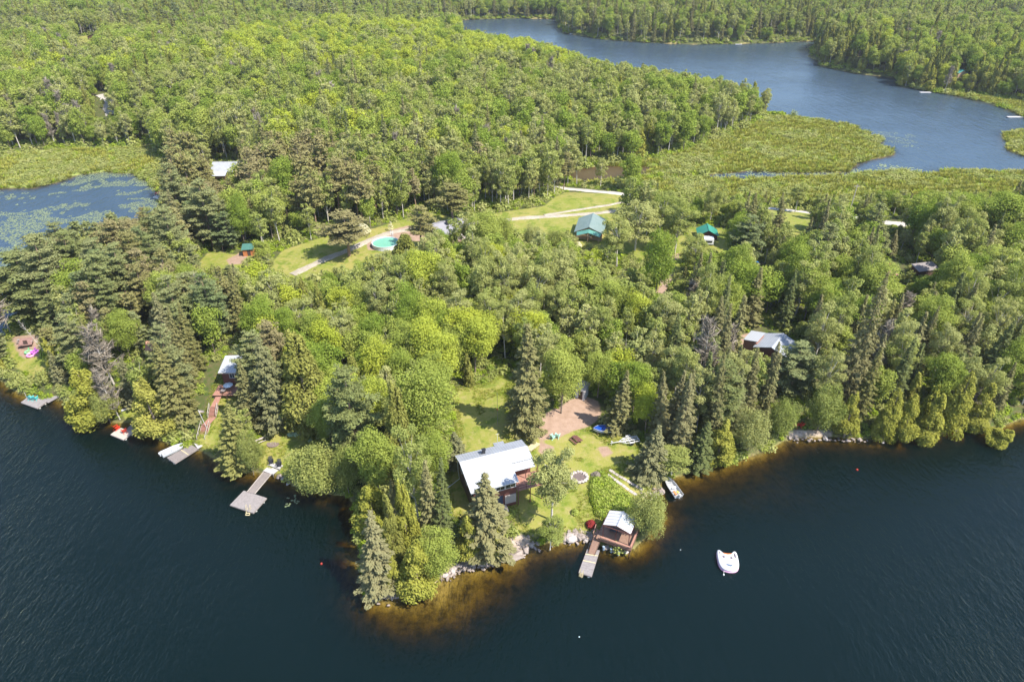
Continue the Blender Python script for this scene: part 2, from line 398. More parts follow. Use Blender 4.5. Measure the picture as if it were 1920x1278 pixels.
bed_c = mix(nt, ramp(nt, noise(nt, 0.55, 5, p, 0.7), [(0.36, gray(0)), (0.60, gray(1))]), (0.11, 0.085, 0.035), (0.46, 0.38, 0.15))
bed_c = mix(nt, ramp(nt, n3, [(0.45, gray(0)), (0.7, gray(0.6))]), bed_c, (0.10, 0.065, 0.025))
c = mix(nt, edge("lawn"), floor_c, lawn_c); c = mix(nt, edge("marsh", 0.3), c, marsh_c); c = mix(nt, edge("dirt"), c, dirt_c)
c = mix(nt, edge("rocky"), c, rock_c)
c = mix(nt, ramp(nt, attr(nt, "shore"), [(0.25, gray(1)), (0.6, gray(0))]), c, bed_c)
finish(nt, L, c, 0.95, n3, 0.6, 0.08, spec=0.1)
GROUND = m
me = mesh_np("ground", np.stack([gxf, gyf, Z], 1), F4=F, mats=[m], smooth=True,
    attrs={"lawn": aL * (SD > 0), "dirt": aD, "rocky": aR, "marsh": aM * (SD > -1), "shore": np.clip((SD + 1) / 2.4, 0, 1)})
link("ground", me, kind="structure")

# ------------------------------------------------------------------ water
def water_mat(name, deep, rough, bstr, waves, absorb, spec=0.5):
    m, nt, L = nmat(name); p = gpos(nt)
    dep = attr(nt, "depth")
    hs = None
    for (ang, sx, sy, sc_, w) in waves:
        mp = nt.new("ShaderNodeMapping"); mp.inputs["Rotation"].default_value = (0, 0, R(ang)); mp.inputs["Scale"].default_value = (sx, sy, 1); L.new(p, mp.inputs[0])
        h = math_n(nt, 'MULTIPLY', noise(nt, sc_, 3, mp.outputs[0], 0.6), w)
        hs = h if hs is None else math_n(nt, 'ADD', hs, h)
    patch = ramp(nt, noise(nt, 0.03, 3, p), [(0.35, gray(0.45)), (0.65, gray(1))])
    hs = math_n(nt, 'MULTIPLY', hs, patch)
    bp = nt.new("ShaderNodeBump"); bp.inputs["Strength"].default_value = bstr; bp.inputs["Distance"].default_value = 0.52; L.new(hs, bp.inputs["Height"])
    comb = nt.new("ShaderNodeCombineColor")
    for i, k in enumerate(absorb):
        L.new(math_n(nt, 'POWER', 2.71828, math_n(nt, 'MULTIPLY', dep, -k)), comb.inputs[i])
    tr = nt.new("ShaderNodeBsdfTransparent"); L.new(comb.outputs[0], tr.inputs[0])
    df = nt.new("ShaderNodeBsdfDiffuse"); df.inputs[0].default_value = (*deep, 1)
    ad = nt.new("ShaderNodeMixShader"); L.new(math_n(nt, 'SUBTRACT', 1.0, math_n(nt, 'POWER', 2.71828, math_n(nt, 'MULTIPLY', dep, -0.75))), ad.inputs[0])
    L.new(tr.outputs[0], ad.inputs[1]); L.new(df.outputs[0], ad.inputs[2])
    gl = nt.new("ShaderNodeBsdfGlossy"); gl.inputs["Roughness"].default_value = rough; L.new(bp.outputs[0], gl.inputs["Normal"])
    fr = nt.new("ShaderNodeFresnel"); fr.inputs[0].default_value = 1.333; L.new(bp.outputs[0], fr.inputs["Normal"])
    ms = nt.new("ShaderNodeMixShader"); L.new(fr.outputs[0], ms.inputs[0]); L.new(ad.outputs[0], ms.inputs[1]); L.new(gl.outputs[0], ms.inputs[2])
    o = nt.new("ShaderNodeOutputMaterial"); L.new(ms.outputs[0], o.inputs[0]); return m
WAVES = [(38, 1.0, 0.34, 1.3, 0.6), (62, 1.0, 0.45, 2.8, 0.34), (12, 0.8, 0.40, 0.5, 0.45)]
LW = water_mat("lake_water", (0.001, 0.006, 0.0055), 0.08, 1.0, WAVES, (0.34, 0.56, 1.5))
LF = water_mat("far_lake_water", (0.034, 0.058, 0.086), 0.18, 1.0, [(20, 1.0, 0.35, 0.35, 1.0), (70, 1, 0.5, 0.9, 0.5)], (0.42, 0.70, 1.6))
def water(name, P, mat, zz=0.0):
    lo, hi = P.min(0), P.max(0)
    ix = np.where((XS > lo[0] - 20) & (XS < hi[0] + 20))[0]; iy = np.where((YS > lo[1] - 20) & (YS < hi[1] + 20))[0]
    if name == "lake_water": ix = np.arange(nx); iy = np.where(YS < 175)[0]
    sub_ = I[iy[0]:iy[-1] + 1, ix[0]:ix[-1] + 1]
    f = np.stack([sub_[:-1, :-1].ravel(), sub_[:-1, 1:].ravel(), sub_[1:, 1:].ravel(), sub_[1:, :-1].ravel()], 1)
    others = [q for q in WATERS if q is not P]
    mine = sdist(P, gxf, gyf)
    ok = (SD < 1.2) & (mine > -4 - 0.02 * np.abs(gyf))
    f = f[ok[f].any(1)]
    u, inv = np.unique(f, return_inverse=True); inv = inv.reshape(f.shape)
    me = mesh_np(name, np.stack([gxf[u], gyf[u], np.full(len(u), zz)], 1), F4=inv, mats=[mat], attrs={"depth": np.clip(-Z[u], 0, 8)}, smooth=True)
    return link(name, me, kind="structure")
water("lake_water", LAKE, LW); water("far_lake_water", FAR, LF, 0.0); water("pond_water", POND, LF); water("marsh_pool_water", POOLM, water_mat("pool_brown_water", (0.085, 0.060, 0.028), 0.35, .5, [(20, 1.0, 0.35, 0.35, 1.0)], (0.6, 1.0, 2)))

# ------------------------------------------------------------------ tracks and roads: strips draped on the ground
def strip(name, px, width, mat, lift=0.05, kind="structure", zs=None):
    pts = [G(u, v) for u, v in px]
    out = []
    for i in range(len(pts) - 1):
        n = max(2, int((pts[i + 1] - pts[i]).length / 1.0))
        out += [pts[i].lerp(pts[i + 1], k / n) for k in range(n)]
    out.append(pts[-1])
    # smooth
    for _ in range(6): out = [out[0]] + [(out[i - 1] + out[i] * 2 + out[i + 1]) / 4 for i in range(1, len(out) - 1)] + [out[-1]]
    V = []
    for i, q in enumerate(out):
        d = out[min(i + 1, len(out) - 1)] - out[max(i - 1, 0)]; d.z = 0; d.normalize(); nn = Vector((-d.y, d.x, 0))
        w = width * (1 + 0.12 * math.sin(i * 0.7) + 0.07 * math.sin(i * 2.3 + 1))
        for t in (-0.5, -0.17, 0.17, 0.5): V.append(q + nn * w * t)
    V = np.array([v[:] for v in V]); V[:, 2] = ht(V[:, 0], V[:, 1]) + lift
    k = np.arange(len(V)).reshape(-1, 4)
    V[k[:, 0], 2] -= lift * 1.6; V[k[:, 3], 2] -= lift * 1.6
    F_ = np.concatenate([np.stack([k[:-1, j], k[:-1, j + 1], k[1:, j + 1], k[1:, j]], 1) for j in range(3)])
    return link(name, mesh_np(name, V, F4=F_, mats=[mat], smooth=True), kind=kind)
gravel = paint("gravel", (0.42, 0.36, 0.29), 0.95, 0.3, 0.4, 3.0, dirt=(0.27, 0.23, 0.16))
gravelp = paint("pale_gravel", (0.46, 0.42, 0.37), 0.95, 0.2, 0.3, 2.0)
strip("road", [(1040,352),(1068,355),(1110,359),(1165,364),(1235,374),(1310,382),(1430,391),(1470,395),(1510,399),(1590,410),(1670,420),(1720,424),(1800,440),(1900,470)], 5.6, gravelp, 0.22)
strip("driveway", [(548,516),(585,498),(620,482),(655,470),(690,452),(735,436),(780,430),(850,424),(900,418),(960,412),(1060,405),(1130,400),(1165,396),(1200,380),(1225,374)], 3.4, gravel, 0.16)
strip("path", [(1020,405),(1060,398),(1110,390),(1145,386),(1190,378)], 2.2, gravel, 0.16)
strip("forest_road", [(182,182),(196,178),(203,190),(206,205),(212,216)], 7.0, gravelp, 0.3)

# ------------------------------------------------------------------ trees
FOL = {
 "maple": foliage("maple_leaves", [(0.169,0.253,0.034), (0.230,0.311,0.043), (0.296,0.349,0.071), (0.355,0.386,0.090)]),
 "gold": foliage("spring_leaves", [(0.339,0.406,0.042), (0.434,0.456,0.052), (0.382,0.432,0.085)]),
 "birch": foliage("birch_leaves", [(0.227,0.281,0.059), (0.307,0.336,0.088), (0.394,0.390,0.155)]),
 "poplar": foliage("poplar_leaves", [(0.309,0.338,0.114), (0.393,0.389,0.154)]),
 "spruce": foliage("spruce_needles", [(0.201,0.181,0.078), (0.265,0.230,0.116), (0.207,0.187,0.058), (0.297,0.258,0.144), (0.140,0.163,0.058), (0.123,0.148,0.052)], 0.15),
 "pine": foliage("pine_needles", [(0.190,0.206,0.069), (0.226,0.236,0.094), (0.271,0.267,0.119), (0.152,0.194,0.083)], 0.15),
 "redpine": foliage("red_pine_needles", [(0.204,0.202,0.060), (0.255,0.235,0.088), (0.266,0.224,0.118)], 0.15),
 "blue": foliage("blue_needles", [(0.161,0.169,0.074), (0.228,0.213,0.110)], 0.15),
 "fir": foliage("fir_needles", [(0.136,0.164,0.045), (0.239,0.221,0.074)], 0.15),
 "cedar": foliage("cedar_sprays", [(0.234,0.244,0.038), (0.295,0.291,0.049), (0.337,0.321,0.079)], 0.2),
 "olivecedar": foliage("old_cedar_sprays", [(0.180,0.201,0.039), (0.253,0.247,0.064)], 0.2),
 "dead": foliage("bare_twigs", [(0.208,0.173,0.133), (0.266,0.231,0.185)], 0.0),
 "red": foliage("red_leaves", [(0.22,0.025,0.03), (0.28,0.05,0.04)], 0.2),
 "hosta": foliage("pale_leaves", [(0.36,0.48,0.32), (0.42,0.54,0.36)], 0.1),
 "fern": foliage("fern_leaves", [(0.207,0.287,0.026), (0.291,0.355,0.042)], 0.3),
 "flower": foliage("cream_flowers", [(0.52,0.49,0.32), (0.58,0.54,0.36)], 0.2),
}
def barkm(name, c, c2):
    m, nt, L = nmat(name); p = gpos(nt); finish(nt, L, mix(nt, ramp(nt, noise(nt, 2.5, 4, p), [(0.4, gray(0)), (0.6, gray(1))]), c, c2), 0.9); return m
BARK = {"dark": barkm("bark", (0.16, 0.12, 0.09), (0.28, 0.22, 0.17)), "white": barkm("birch_bark", (0.62, 0.57, 0.50), (0.40, 0.36, 0.31)), "red": barkm("pine_bark", (0.26, 0.15, 0.09), (0.33, 0.24, 0.18))}
def unit(v): return v / (np.linalg.norm(v, axis=-1, keepdims=True) + 1e-9)
def leaf_quads(P, N, size, rng, rand=0.7, asp=1.0, fold=0.0, tdir=None):
    n = len(P); nn = unit(N + rng.normal(0, rand, (n, 3)))
    t = rng.normal(0, 1, (n, 3)) if tdir is None else tdir + rng.normal(0, 0.25, (n, 3))
    t = unit(t - nn * (t * nn).sum(1, keepdims=True)); b = np.cross(nn, t)
    s = (size * rng.uniform(0.65, 1.35, n))[:, None]
    a = t * s * 0.5 * asp; c = b * s * 0.5 / max(asp, 1) ** 0.5
    k = rng.uniform(0.5, 1.0, (n, 1))
    V = np.stack([P - a, P - c * k, P + a, P + c], 1).reshape(-1, 3)
    Fq = np.arange(4 * n).reshape(n, 4)
    return V, Fq
def tube_np(pts, rad, n=6):
    mb = MB(); mb.tube(pts, list(rad), n, cap=False); return np.array([v[:] for v in mb.v]), np.array(mb.f)
class Tree:
    def __init__(s): s.lv, s.lf, s.lt, s.tv, s.tf, s.nl, s.nt = [], [], [], [], [], 0, 0
    def leaves(s, V, Fq, tint):
        s.lv.append(V); s.lf.append(Fq + s.nl); s.lt.append(np.repeat(tint, 4)); s.nl += len(V)
    def wood(s, pts, rad, n=6):
        V, Fq = tube_np(pts, rad, n); s.tv.append(V); s.tf.append(Fq + s.nt); s.nt += len(V)
    def meshes(s, name, fm, bm):
        c = mesh_np(name + "_crown", np.concatenate(s.lv), F4=np.concatenate(s.lf), mats=[fm], attrs={"tint": np.clip(np.concatenate(s.lt), 0, 1)}) if s.lv else None
        t = mesh_np(name + "_trunk", np.concatenate(s.tv), F4=np.concatenate(s.tf), mats=[bm], smooth=True)
        return c, t
    def joined(s, name, fm, bm):
        V = np.concatenate(s.lv + s.tv); nf = s.nl
        Fq = np.concatenate([np.concatenate(s.lf)] + [f + nf for f in s.tf]) if s.lv else np.concatenate(s.tf)
        ti = np.concatenate([np.concatenate(s.lt), np.zeros(s.nt)]) if s.lv else np.zeros(s.nt)
        idx = np.concatenate([np.zeros(sum(len(f) for f in s.lf)), np.ones(sum(len(f) for f in s.tf))]).astype(int)
        return mesh_np(name, V, F4=Fq, mats=[fm, bm], attrs={"tint": np.clip(ti, 0, 1)}, matidx=idx)
def broadleaf(seed, h=14.0, r=3.4, cb=0.22, nlobe=26, lr=1.25, nleaf=5200, size=0.36, top=1.0, tr=0.16, tall=1.0, spread=0.8):
    rng = np.random.default_rng(seed); T = Tree()
    cz, az = h * (cb + 1) / 2, h * (1 - cb) / 2
    lean = rng.normal(0, 0.25, 2)
    trunk_top = h * 0.72
    T.wood([(0, 0, -0.4), (lean[0] * 0.3, lean[1] * 0.3, h * 0.3), (lean[0], lean[1], trunk_top)], (tr, tr * 0.75, tr * 0.25), 7)
    i = np.arange(nlobe) + 0.5
    ph = np.arccos(1 - 1.75 * i / nlobe); th = i * 2.399963 + rng.uniform(0, 6.28)
    D = np.stack([np.cos(th) * np.sin(ph), np.sin(th) * np.sin(ph), np.cos(ph)], 1)
    rad = rng.uniform(0.45, 1.08, nlobe) * spread
    shape = np.where(D[:, 2:3] < 0, 0.85, 1.0)
    C = D * np.array([r, r, az]) * rad[:, None] * shape * np.array([1, 1, top]); C[:, 2] += cz
    C[:, :2] += lean
    LR = lr * rng.uniform(0.65, 1.25, nlobe) * (r / 3.4)
    per = (nleaf * LR ** 2 / (LR ** 2).sum()).astype(int)
    for c, l, n in zip(C, LR, per):
        d = unit(rng.normal(0, 1, (n, 3)) + np.array([0, 0, 0.35])); q = rng.uniform(0.55, 1.08, n) ** 0.6
        # broken surface: smaller tufts on the lobe
        k = rng.integers(0, 9, n); off = unit(rng.normal(0, 1, (9, 3)))[k] * l * 0.45
        P = c + d * (l * q)[:, None] * np.array([1, 1, 0.85 * tall]) * 0.8 + off
        V, Fq = leaf_quads(P, d + np.array([0, 0, 0.5]), size, rng, 0.55)
        T.leaves(V, Fq, np.clip(rng.normal(0.45, 0.16) + rng.normal(0, 0.16, n), 0, 1))
        if l > lr * 0.7 * (r / 3.4):
            a = np.array([lean[0] * 0.6, lean[1] * 0.6, min(c[2] - 0.8, trunk_top) * rng.uniform(0.6, 0.92)])
            mid = (a + c) / 2 + np.array([0, 0, 0.3]); T.wood([a, mid, c], (tr * 0.42, tr * 0.25, tr * 0.1), 4)
    return T
def spruce(seed, h=18.0, r=3.0, base=0.04, whorl=0.62, nb=9, dens=16, size=0.40, droop=0.32, power=0.8, ragged=0.30):
    rng = np.random.default_rng(seed); T = Tree()
    T.wood([(0, 0, -0.4), (0, 0, h * 0.5), (0, 0, h * 0.99)], (0.2 * h / 18, 0.12 * h / 18, 0.02), 7)
    z = h * base; V_, t_ = [], []
    while z < h * 0.985:
        t = z / h
        Lz = r * (1 - t) ** power * (1.0 if t > 0.14 else 0.75 + t * 1.8)
        k = max(4, int(nb * (0.45 + 0.55 * (1 - t))))
        a0 = rng.uniform(0, 6.28); wv_ = rng.uniform(0.78, 1.12)
        for j in range(k):
            a = a0 + 6.283 * j / k + rng.normal(0, 0.16); Lb = max(Lz * wv_ * rng.uniform(1 - ragged, 1 + ragged), 0.18)
            n = max(3, int(dens * Lb / r * 1.35)); s = np.sqrt(rng.uniform(0.03, 1.0, n))
            w = (0.34 * Lb * (1.15 - s) + 0.12) * rng.uniform(-1, 1, n)
            zz = z - droop * Lb * s ** 1.4 + 0.14 * Lb * np.maximum(s - 0.72, 0) * 3 - np.abs(w) * 0.25 + rng.normal(0, 0.06, n) + 0.12
            ca, sa = math.cos(a), math.sin(a)
            P = np.stack([ca * s * Lb - sa * w, sa * s * Lb + ca * w, zz], 1)
            out = np.array([ca, sa, 0.0]); N = np.tile(np.array([ca * 0.45, sa * 0.45, 1.0]), (n, 1))
            V, Fq = leaf_quads(P, N, size, rng, 0.42, 1.7, tdir=np.tile(out * 1.0 + np.array([0, 0, -0.3]), (n, 1)))
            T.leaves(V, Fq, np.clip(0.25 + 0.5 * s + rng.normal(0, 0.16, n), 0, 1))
        z += whorl * (0.55 + 0.45 * (1 - t)) * rng.uniform(0.75, 1.25)
    return T
def pine(seed, h=17.0, r=3.6, base=0.28, nbr=58, size=0.42, tuft=30, trr=0.2, up=0.22):
    rng = np.random.default_rng(seed); T = Tree()
    T.wood([(0, 0, -0.4), (rng.normal(0, .15), rng.normal(0, .15), h * 0.5), (0, 0, h * 0.97)], (trr, trr * 0.7, 0.04), 7)
    lay = np.sort(rng.uniform(base, 0.99, nbr // 4))
    for t in lay:
        k = rng.integers(3, 6); a0 = rng.uniform(0, 6.28)
        prof = np.interp(t, [base, base + 0.12, 0.6, 0.85, 1.0], [0.65, 0.95, 0.9, 0.55, 0.15])
        for j in range(k):
            a = a0 + 6.283 * j / k + rng.normal(0, 0.3); Lb = r * prof * rng.uniform(0.6, 1.15); z = t * h
            ca, sa = math.cos(a), math.sin(a)
            end = np.array([ca * Lb, sa * Lb, z + up * Lb + rng.normal(0, 0.1)])
            T.wood([(0, 0, z), (ca * Lb * 0.5, sa * Lb * 0.5, z + up * 0.25 * Lb), end], (0.06, 0.045, 0.015), 4)
            m_ = max(2, int(Lb / 0.55)); nl = int(tuft * max(0.5, Lb / r))
            for q in np.linspace(0.35, 1.0, m_):
                c = np.array([ca * Lb * q, sa * Lb * q, z + up * Lb * q * q + 0.12]) + rng.normal(0, 0.18, 3) * [1, 1, 0.4]
                n = nl // 2; d = unit(rng.normal(0, 1, (n, 3)) + [0, 0, 0.35])
                P = c + d * np.array([0.72, 0.72, 0.24]) * rng.uniform(0.4, 1.0, (n, 1)) * (0.7 + 0.5 * Lb / r)
                V, Fq = leaf_quads(P, d * 0.5 + np.array([0, 0, 0.9]), size, rng, 0.5, 1.5)
                T.leaves(V, Fq, np.clip(rng.normal(0.45, 0.12) + rng.normal(0, 0.15, n), 0, 1))
    return T
def cedar(seed, h=9.0, r=1.7, n=3600, size=0.30, power=0.7, fullness=1.0):
    rng = np.random.default_rng(seed); T = Tree()
    T.wood([(0, 0, -0.4), (0, 0, h * 0.5), (0, 0, h * 0.93)], (0.14, 0.09, 0.02), 6)
    nl = 34; tz = rng.uniform(0.04, 0.96, nl) ** 1.15; th = rng.uniform(0, 6.28, nl)
    for z0, a in zip(tz, th):
        prof = (1 - z0) ** power * (0.7 + 0.3 * min(z0 / 0.15, 1)); m_ = int(n / nl * (0.35 + 1.25 * prof))
        rr = r * prof; c = np.array([math.cos(a) * rr * 0.62, math.sin(a) * rr * 0.62, z0 * h])
        d = unit(rng.normal(0, 1, (m_, 3)) + np.array([math.cos(a) * .6, math.sin(a) * .6, 0.3]))
        P = c + d * np.array([0.52 * rr + 0.12, 0.52 * rr + 0.12, 0.11 * h * fullness + .1]) * rng.uniform(0.5, 1.05, (m_, 1))
        P[:, 2] = np.maximum(P[:, 2], 0.05)
        V, Fq = leaf_quads(P, d * 1.0 + np.array([0, 0, 0.15]), size, rng, 0.5, 1.6, tdir=np.tile([0.0, 0, 1.0], (m_, 1)))
        T.leaves(V, Fq, np.clip(rng.normal(0.45, 0.17) + rng.normal(0, 0.15, m_), 0, 1))
    return T
def bare(seed, h=12.0, r=1.8, nb=52, twigs=15, leaves=0):
    rng = np.random.default_rng(seed); T = Tree(); b = rng.normal(0, 0.3, 2)
    T.wood([(0, 0, -0.4), (b[0], b[1], h * 0.5), (b[0] * .5, b[1] * 1.6, h)], (0.16, 0.11, 0.03), 7)
    for i in range(nb):
        t = rng.uniform(0.25, 0.98); a = rng.uniform(0, 6.28); Lb = r * (1.15 - t) * rng.uniform(0.6, 1.3) + 0.3
        p0 = np.array([b[0] * min(t * 2, 1), b[1] * min(t * 2, 1), t * h]); d = np.array([math.cos(a), math.sin(a), rng.uniform(-0.1, 0.9)])
        T.wood([p0, p0 + d * Lb * 0.5 + [0, 0, .05], p0 + d * Lb + [0, 0, 0.2 * Lb]], (0.045, 0.03, 0.01), 4)
        s = rng.uniform(0.3, 1, twigs); P = p0 + d * (Lb * s)[:, None] + rng.normal(0, 0.22, (twigs, 3))
        V, Fq = leaf_quads(P, rng.normal(0, 1, (twigs, 3)), 0.36, rng, 1.0, 5.0, tdir=np.tile(d * 0.6 + [0, 0, .5], (twigs, 1)))
        T.leaves(V, Fq, rng.uniform(0, 1, twigs))
    return T
def shrub(seed, h=2.4, r=1.6, n=1500, size=0.26):
    rng = np.random.default_rng(seed); T = Tree()
    for j in range(5):
        a = rng.uniform(0, 6.28); T.wood([(0, 0, -0.2), (math.cos(a) * r * .3, math.sin(a) * r * .3, h * 0.4), (math.cos(a) * r * .5, math.sin(a) * r * .5, h * 0.75)], (0.05, 0.035, 0.015), 4)
    for j in range(13):
        d0 = unit(rng.normal(0, 1, 3) * [1, 1, .5] + [0, 0, .3]); c = d0 * [r * .62, r * .62, h * .38] + [0, 0, h * .45]; m_ = n // 13
        d = unit(rng.normal(0, 1, (m_, 3)) + [0, 0, .3]); P = c + d * [r * .42, r * .42, h * .3] * rng.uniform(0.5, 1.05, (m_, 1)); P[:, 2] = np.maximum(P[:, 2], 0.03)
        V, Fq = leaf_quads(P, d + [0, 0, .5], size, rng, 0.55); T.leaves(V, Fq, np.clip(rng.normal(.45, .16) + rng.normal(0, .15, m_), 0, 1))
    return T
# species -> (builder, height, radius, needle/leaf material, bark, look, category, object name)
SPEC = {
 "maple":   (lambda s, k: broadleaf(s, 14, 3.7, 0.08, 30, 1.35, int(6200 * k), 0.36 / k ** .5), 14, 3.7, "maple", "dark", "bright green leafy maple", "maple_tree"),
 "gold":    (lambda s, k: broadleaf(s, 14, 3.9, 0.12, 26, 1.4, int(5200 * k), 0.38 / k ** .5), 14, 3.9, "gold", "dark", "yellow-green maple", "maple_tree"),
 "birch":   (lambda s, k: broadleaf(s, 15, 2.7, 0.17, 26, 1.15, int(3300 * k), 0.34 / k ** .5, spread=0.95, tr=0.15), 15, 2.7, "birch", "white", "pale green birch", "birch_tree"),
 "poplar":  (lambda s, k: broadleaf(s, 14, 3.0, 0.18, 28, 1.1, int(4200 * k), 0.34 / k ** .5, spread=0.95, tr=0.17), 14, 3.0, "poplar", "white", "silvery green poplar", "poplar_tree"),
 "spruce":  (lambda s, k: spruce(s, 18, 2.9, dens=26 * k, size=0.36 / k ** .5), 18, 2.9, "spruce", "dark", "brownish grey-green spruce", "spruce_tree"),
 "narrow":  (lambda s, k: spruce(s, 16, 1.9, dens=13 * k, nb=9, whorl=0.42, size=0.34 / k ** .5, droop=0.22, power=0.75, ragged=0.35), 16, 1.9, "spruce", "dark", "slim brown spruce", "spruce_tree"),
 "fir":     (lambda s, k: spruce(s, 14, 2.4, dens=19 * k, nb=9, whorl=0.6, size=0.36 / k ** .5, droop=0.12), 14, 2.4, "fir", "dark", "dark green fir", "fir_tree"),
 "blue":    (lambda s, k: spruce(s, 10, 2.6, dens=24 * k, nb=10, whorl=0.5, size=0.34 / k ** .5, droop=0.15), 10, 2.6, "blue", "dark", "dense bluish green spruce", "spruce_tree"),
 "pine":    (lambda s, k: pine(s, 17, 3.7, 0.15, 100, 0.42 / k ** .5, int(46 * k)), 17, 3.7, "pine", "red", "olive green pine", "pine_tree"),
 "redpine": (lambda s, k: pine(s, 15, 3.0, 0.38, 74, 0.40 / k ** .5, int(42 * k), up=0.3), 15, 3.0, "redpine", "red", "rusty olive pine", "pine_tree"),
 "cedar":   (lambda s, k: cedar(s, 9, 1.9, int(3800 * k), 0.30 / k ** .5), 9, 1.9, "cedar", "dark", "yellow-green cedar", "cedar_tree"),
 "oldcedar":(lambda s, k: cedar(s, 11, 1.9, int(3800 * k), 0.32 / k ** .5), 11, 1.9, "olivecedar", "dark", "olive brown cedar", "cedar_tree"),
 "bare":    (lambda s, k: bare(s, 13, 2.3), 13, 2.3, "dead", "white", "bare grey dead tree", "dead_tree"),
 "willow":  (lambda s, k: broadleaf(s, 7, 3.6, 0.0, 34, 1.3, int(6200 * k), 0.30 / k ** .5, tr=0.12), 7, 3.6, "birch", "dark", "round grey-green willow", "willow_tree"),
 "shrub":   (lambda s, k: shrub(s, 2.4, 1.7, int(1500 * k), 0.26 / k ** .5), 2.4, 1.7, "birch", "dark", "low leafy green shrub", "shrub"),
}
FOLX = dict(gold="gold", shrub2="fern")
NVAR = {"maple": 6, "birch": 5, "spruce": 5, "narrow": 3, "pine": 4, "cedar": 3}
NEAR, LOD = {}, {}
_s = 11
for sp, (fn, h_, r_, fm, bm, look, nm) in SPEC.items():
    for v in range(NVAR.get(sp, 2)):
        _s += 1; T = fn(_s, 2.6); NEAR[(sp, v)] = T.meshes(sp, FOL[fm], BARK[bm])
    for v in range(5 if sp in ("maple", "birch", "gold", "spruce") else 3):
        if sp in ("willow",): continue
        _s += 1; T = fn(_s, 0.75); LOD[(sp, v)] = T.joined(nm + "_far", FOL[fm], BARK[bm])
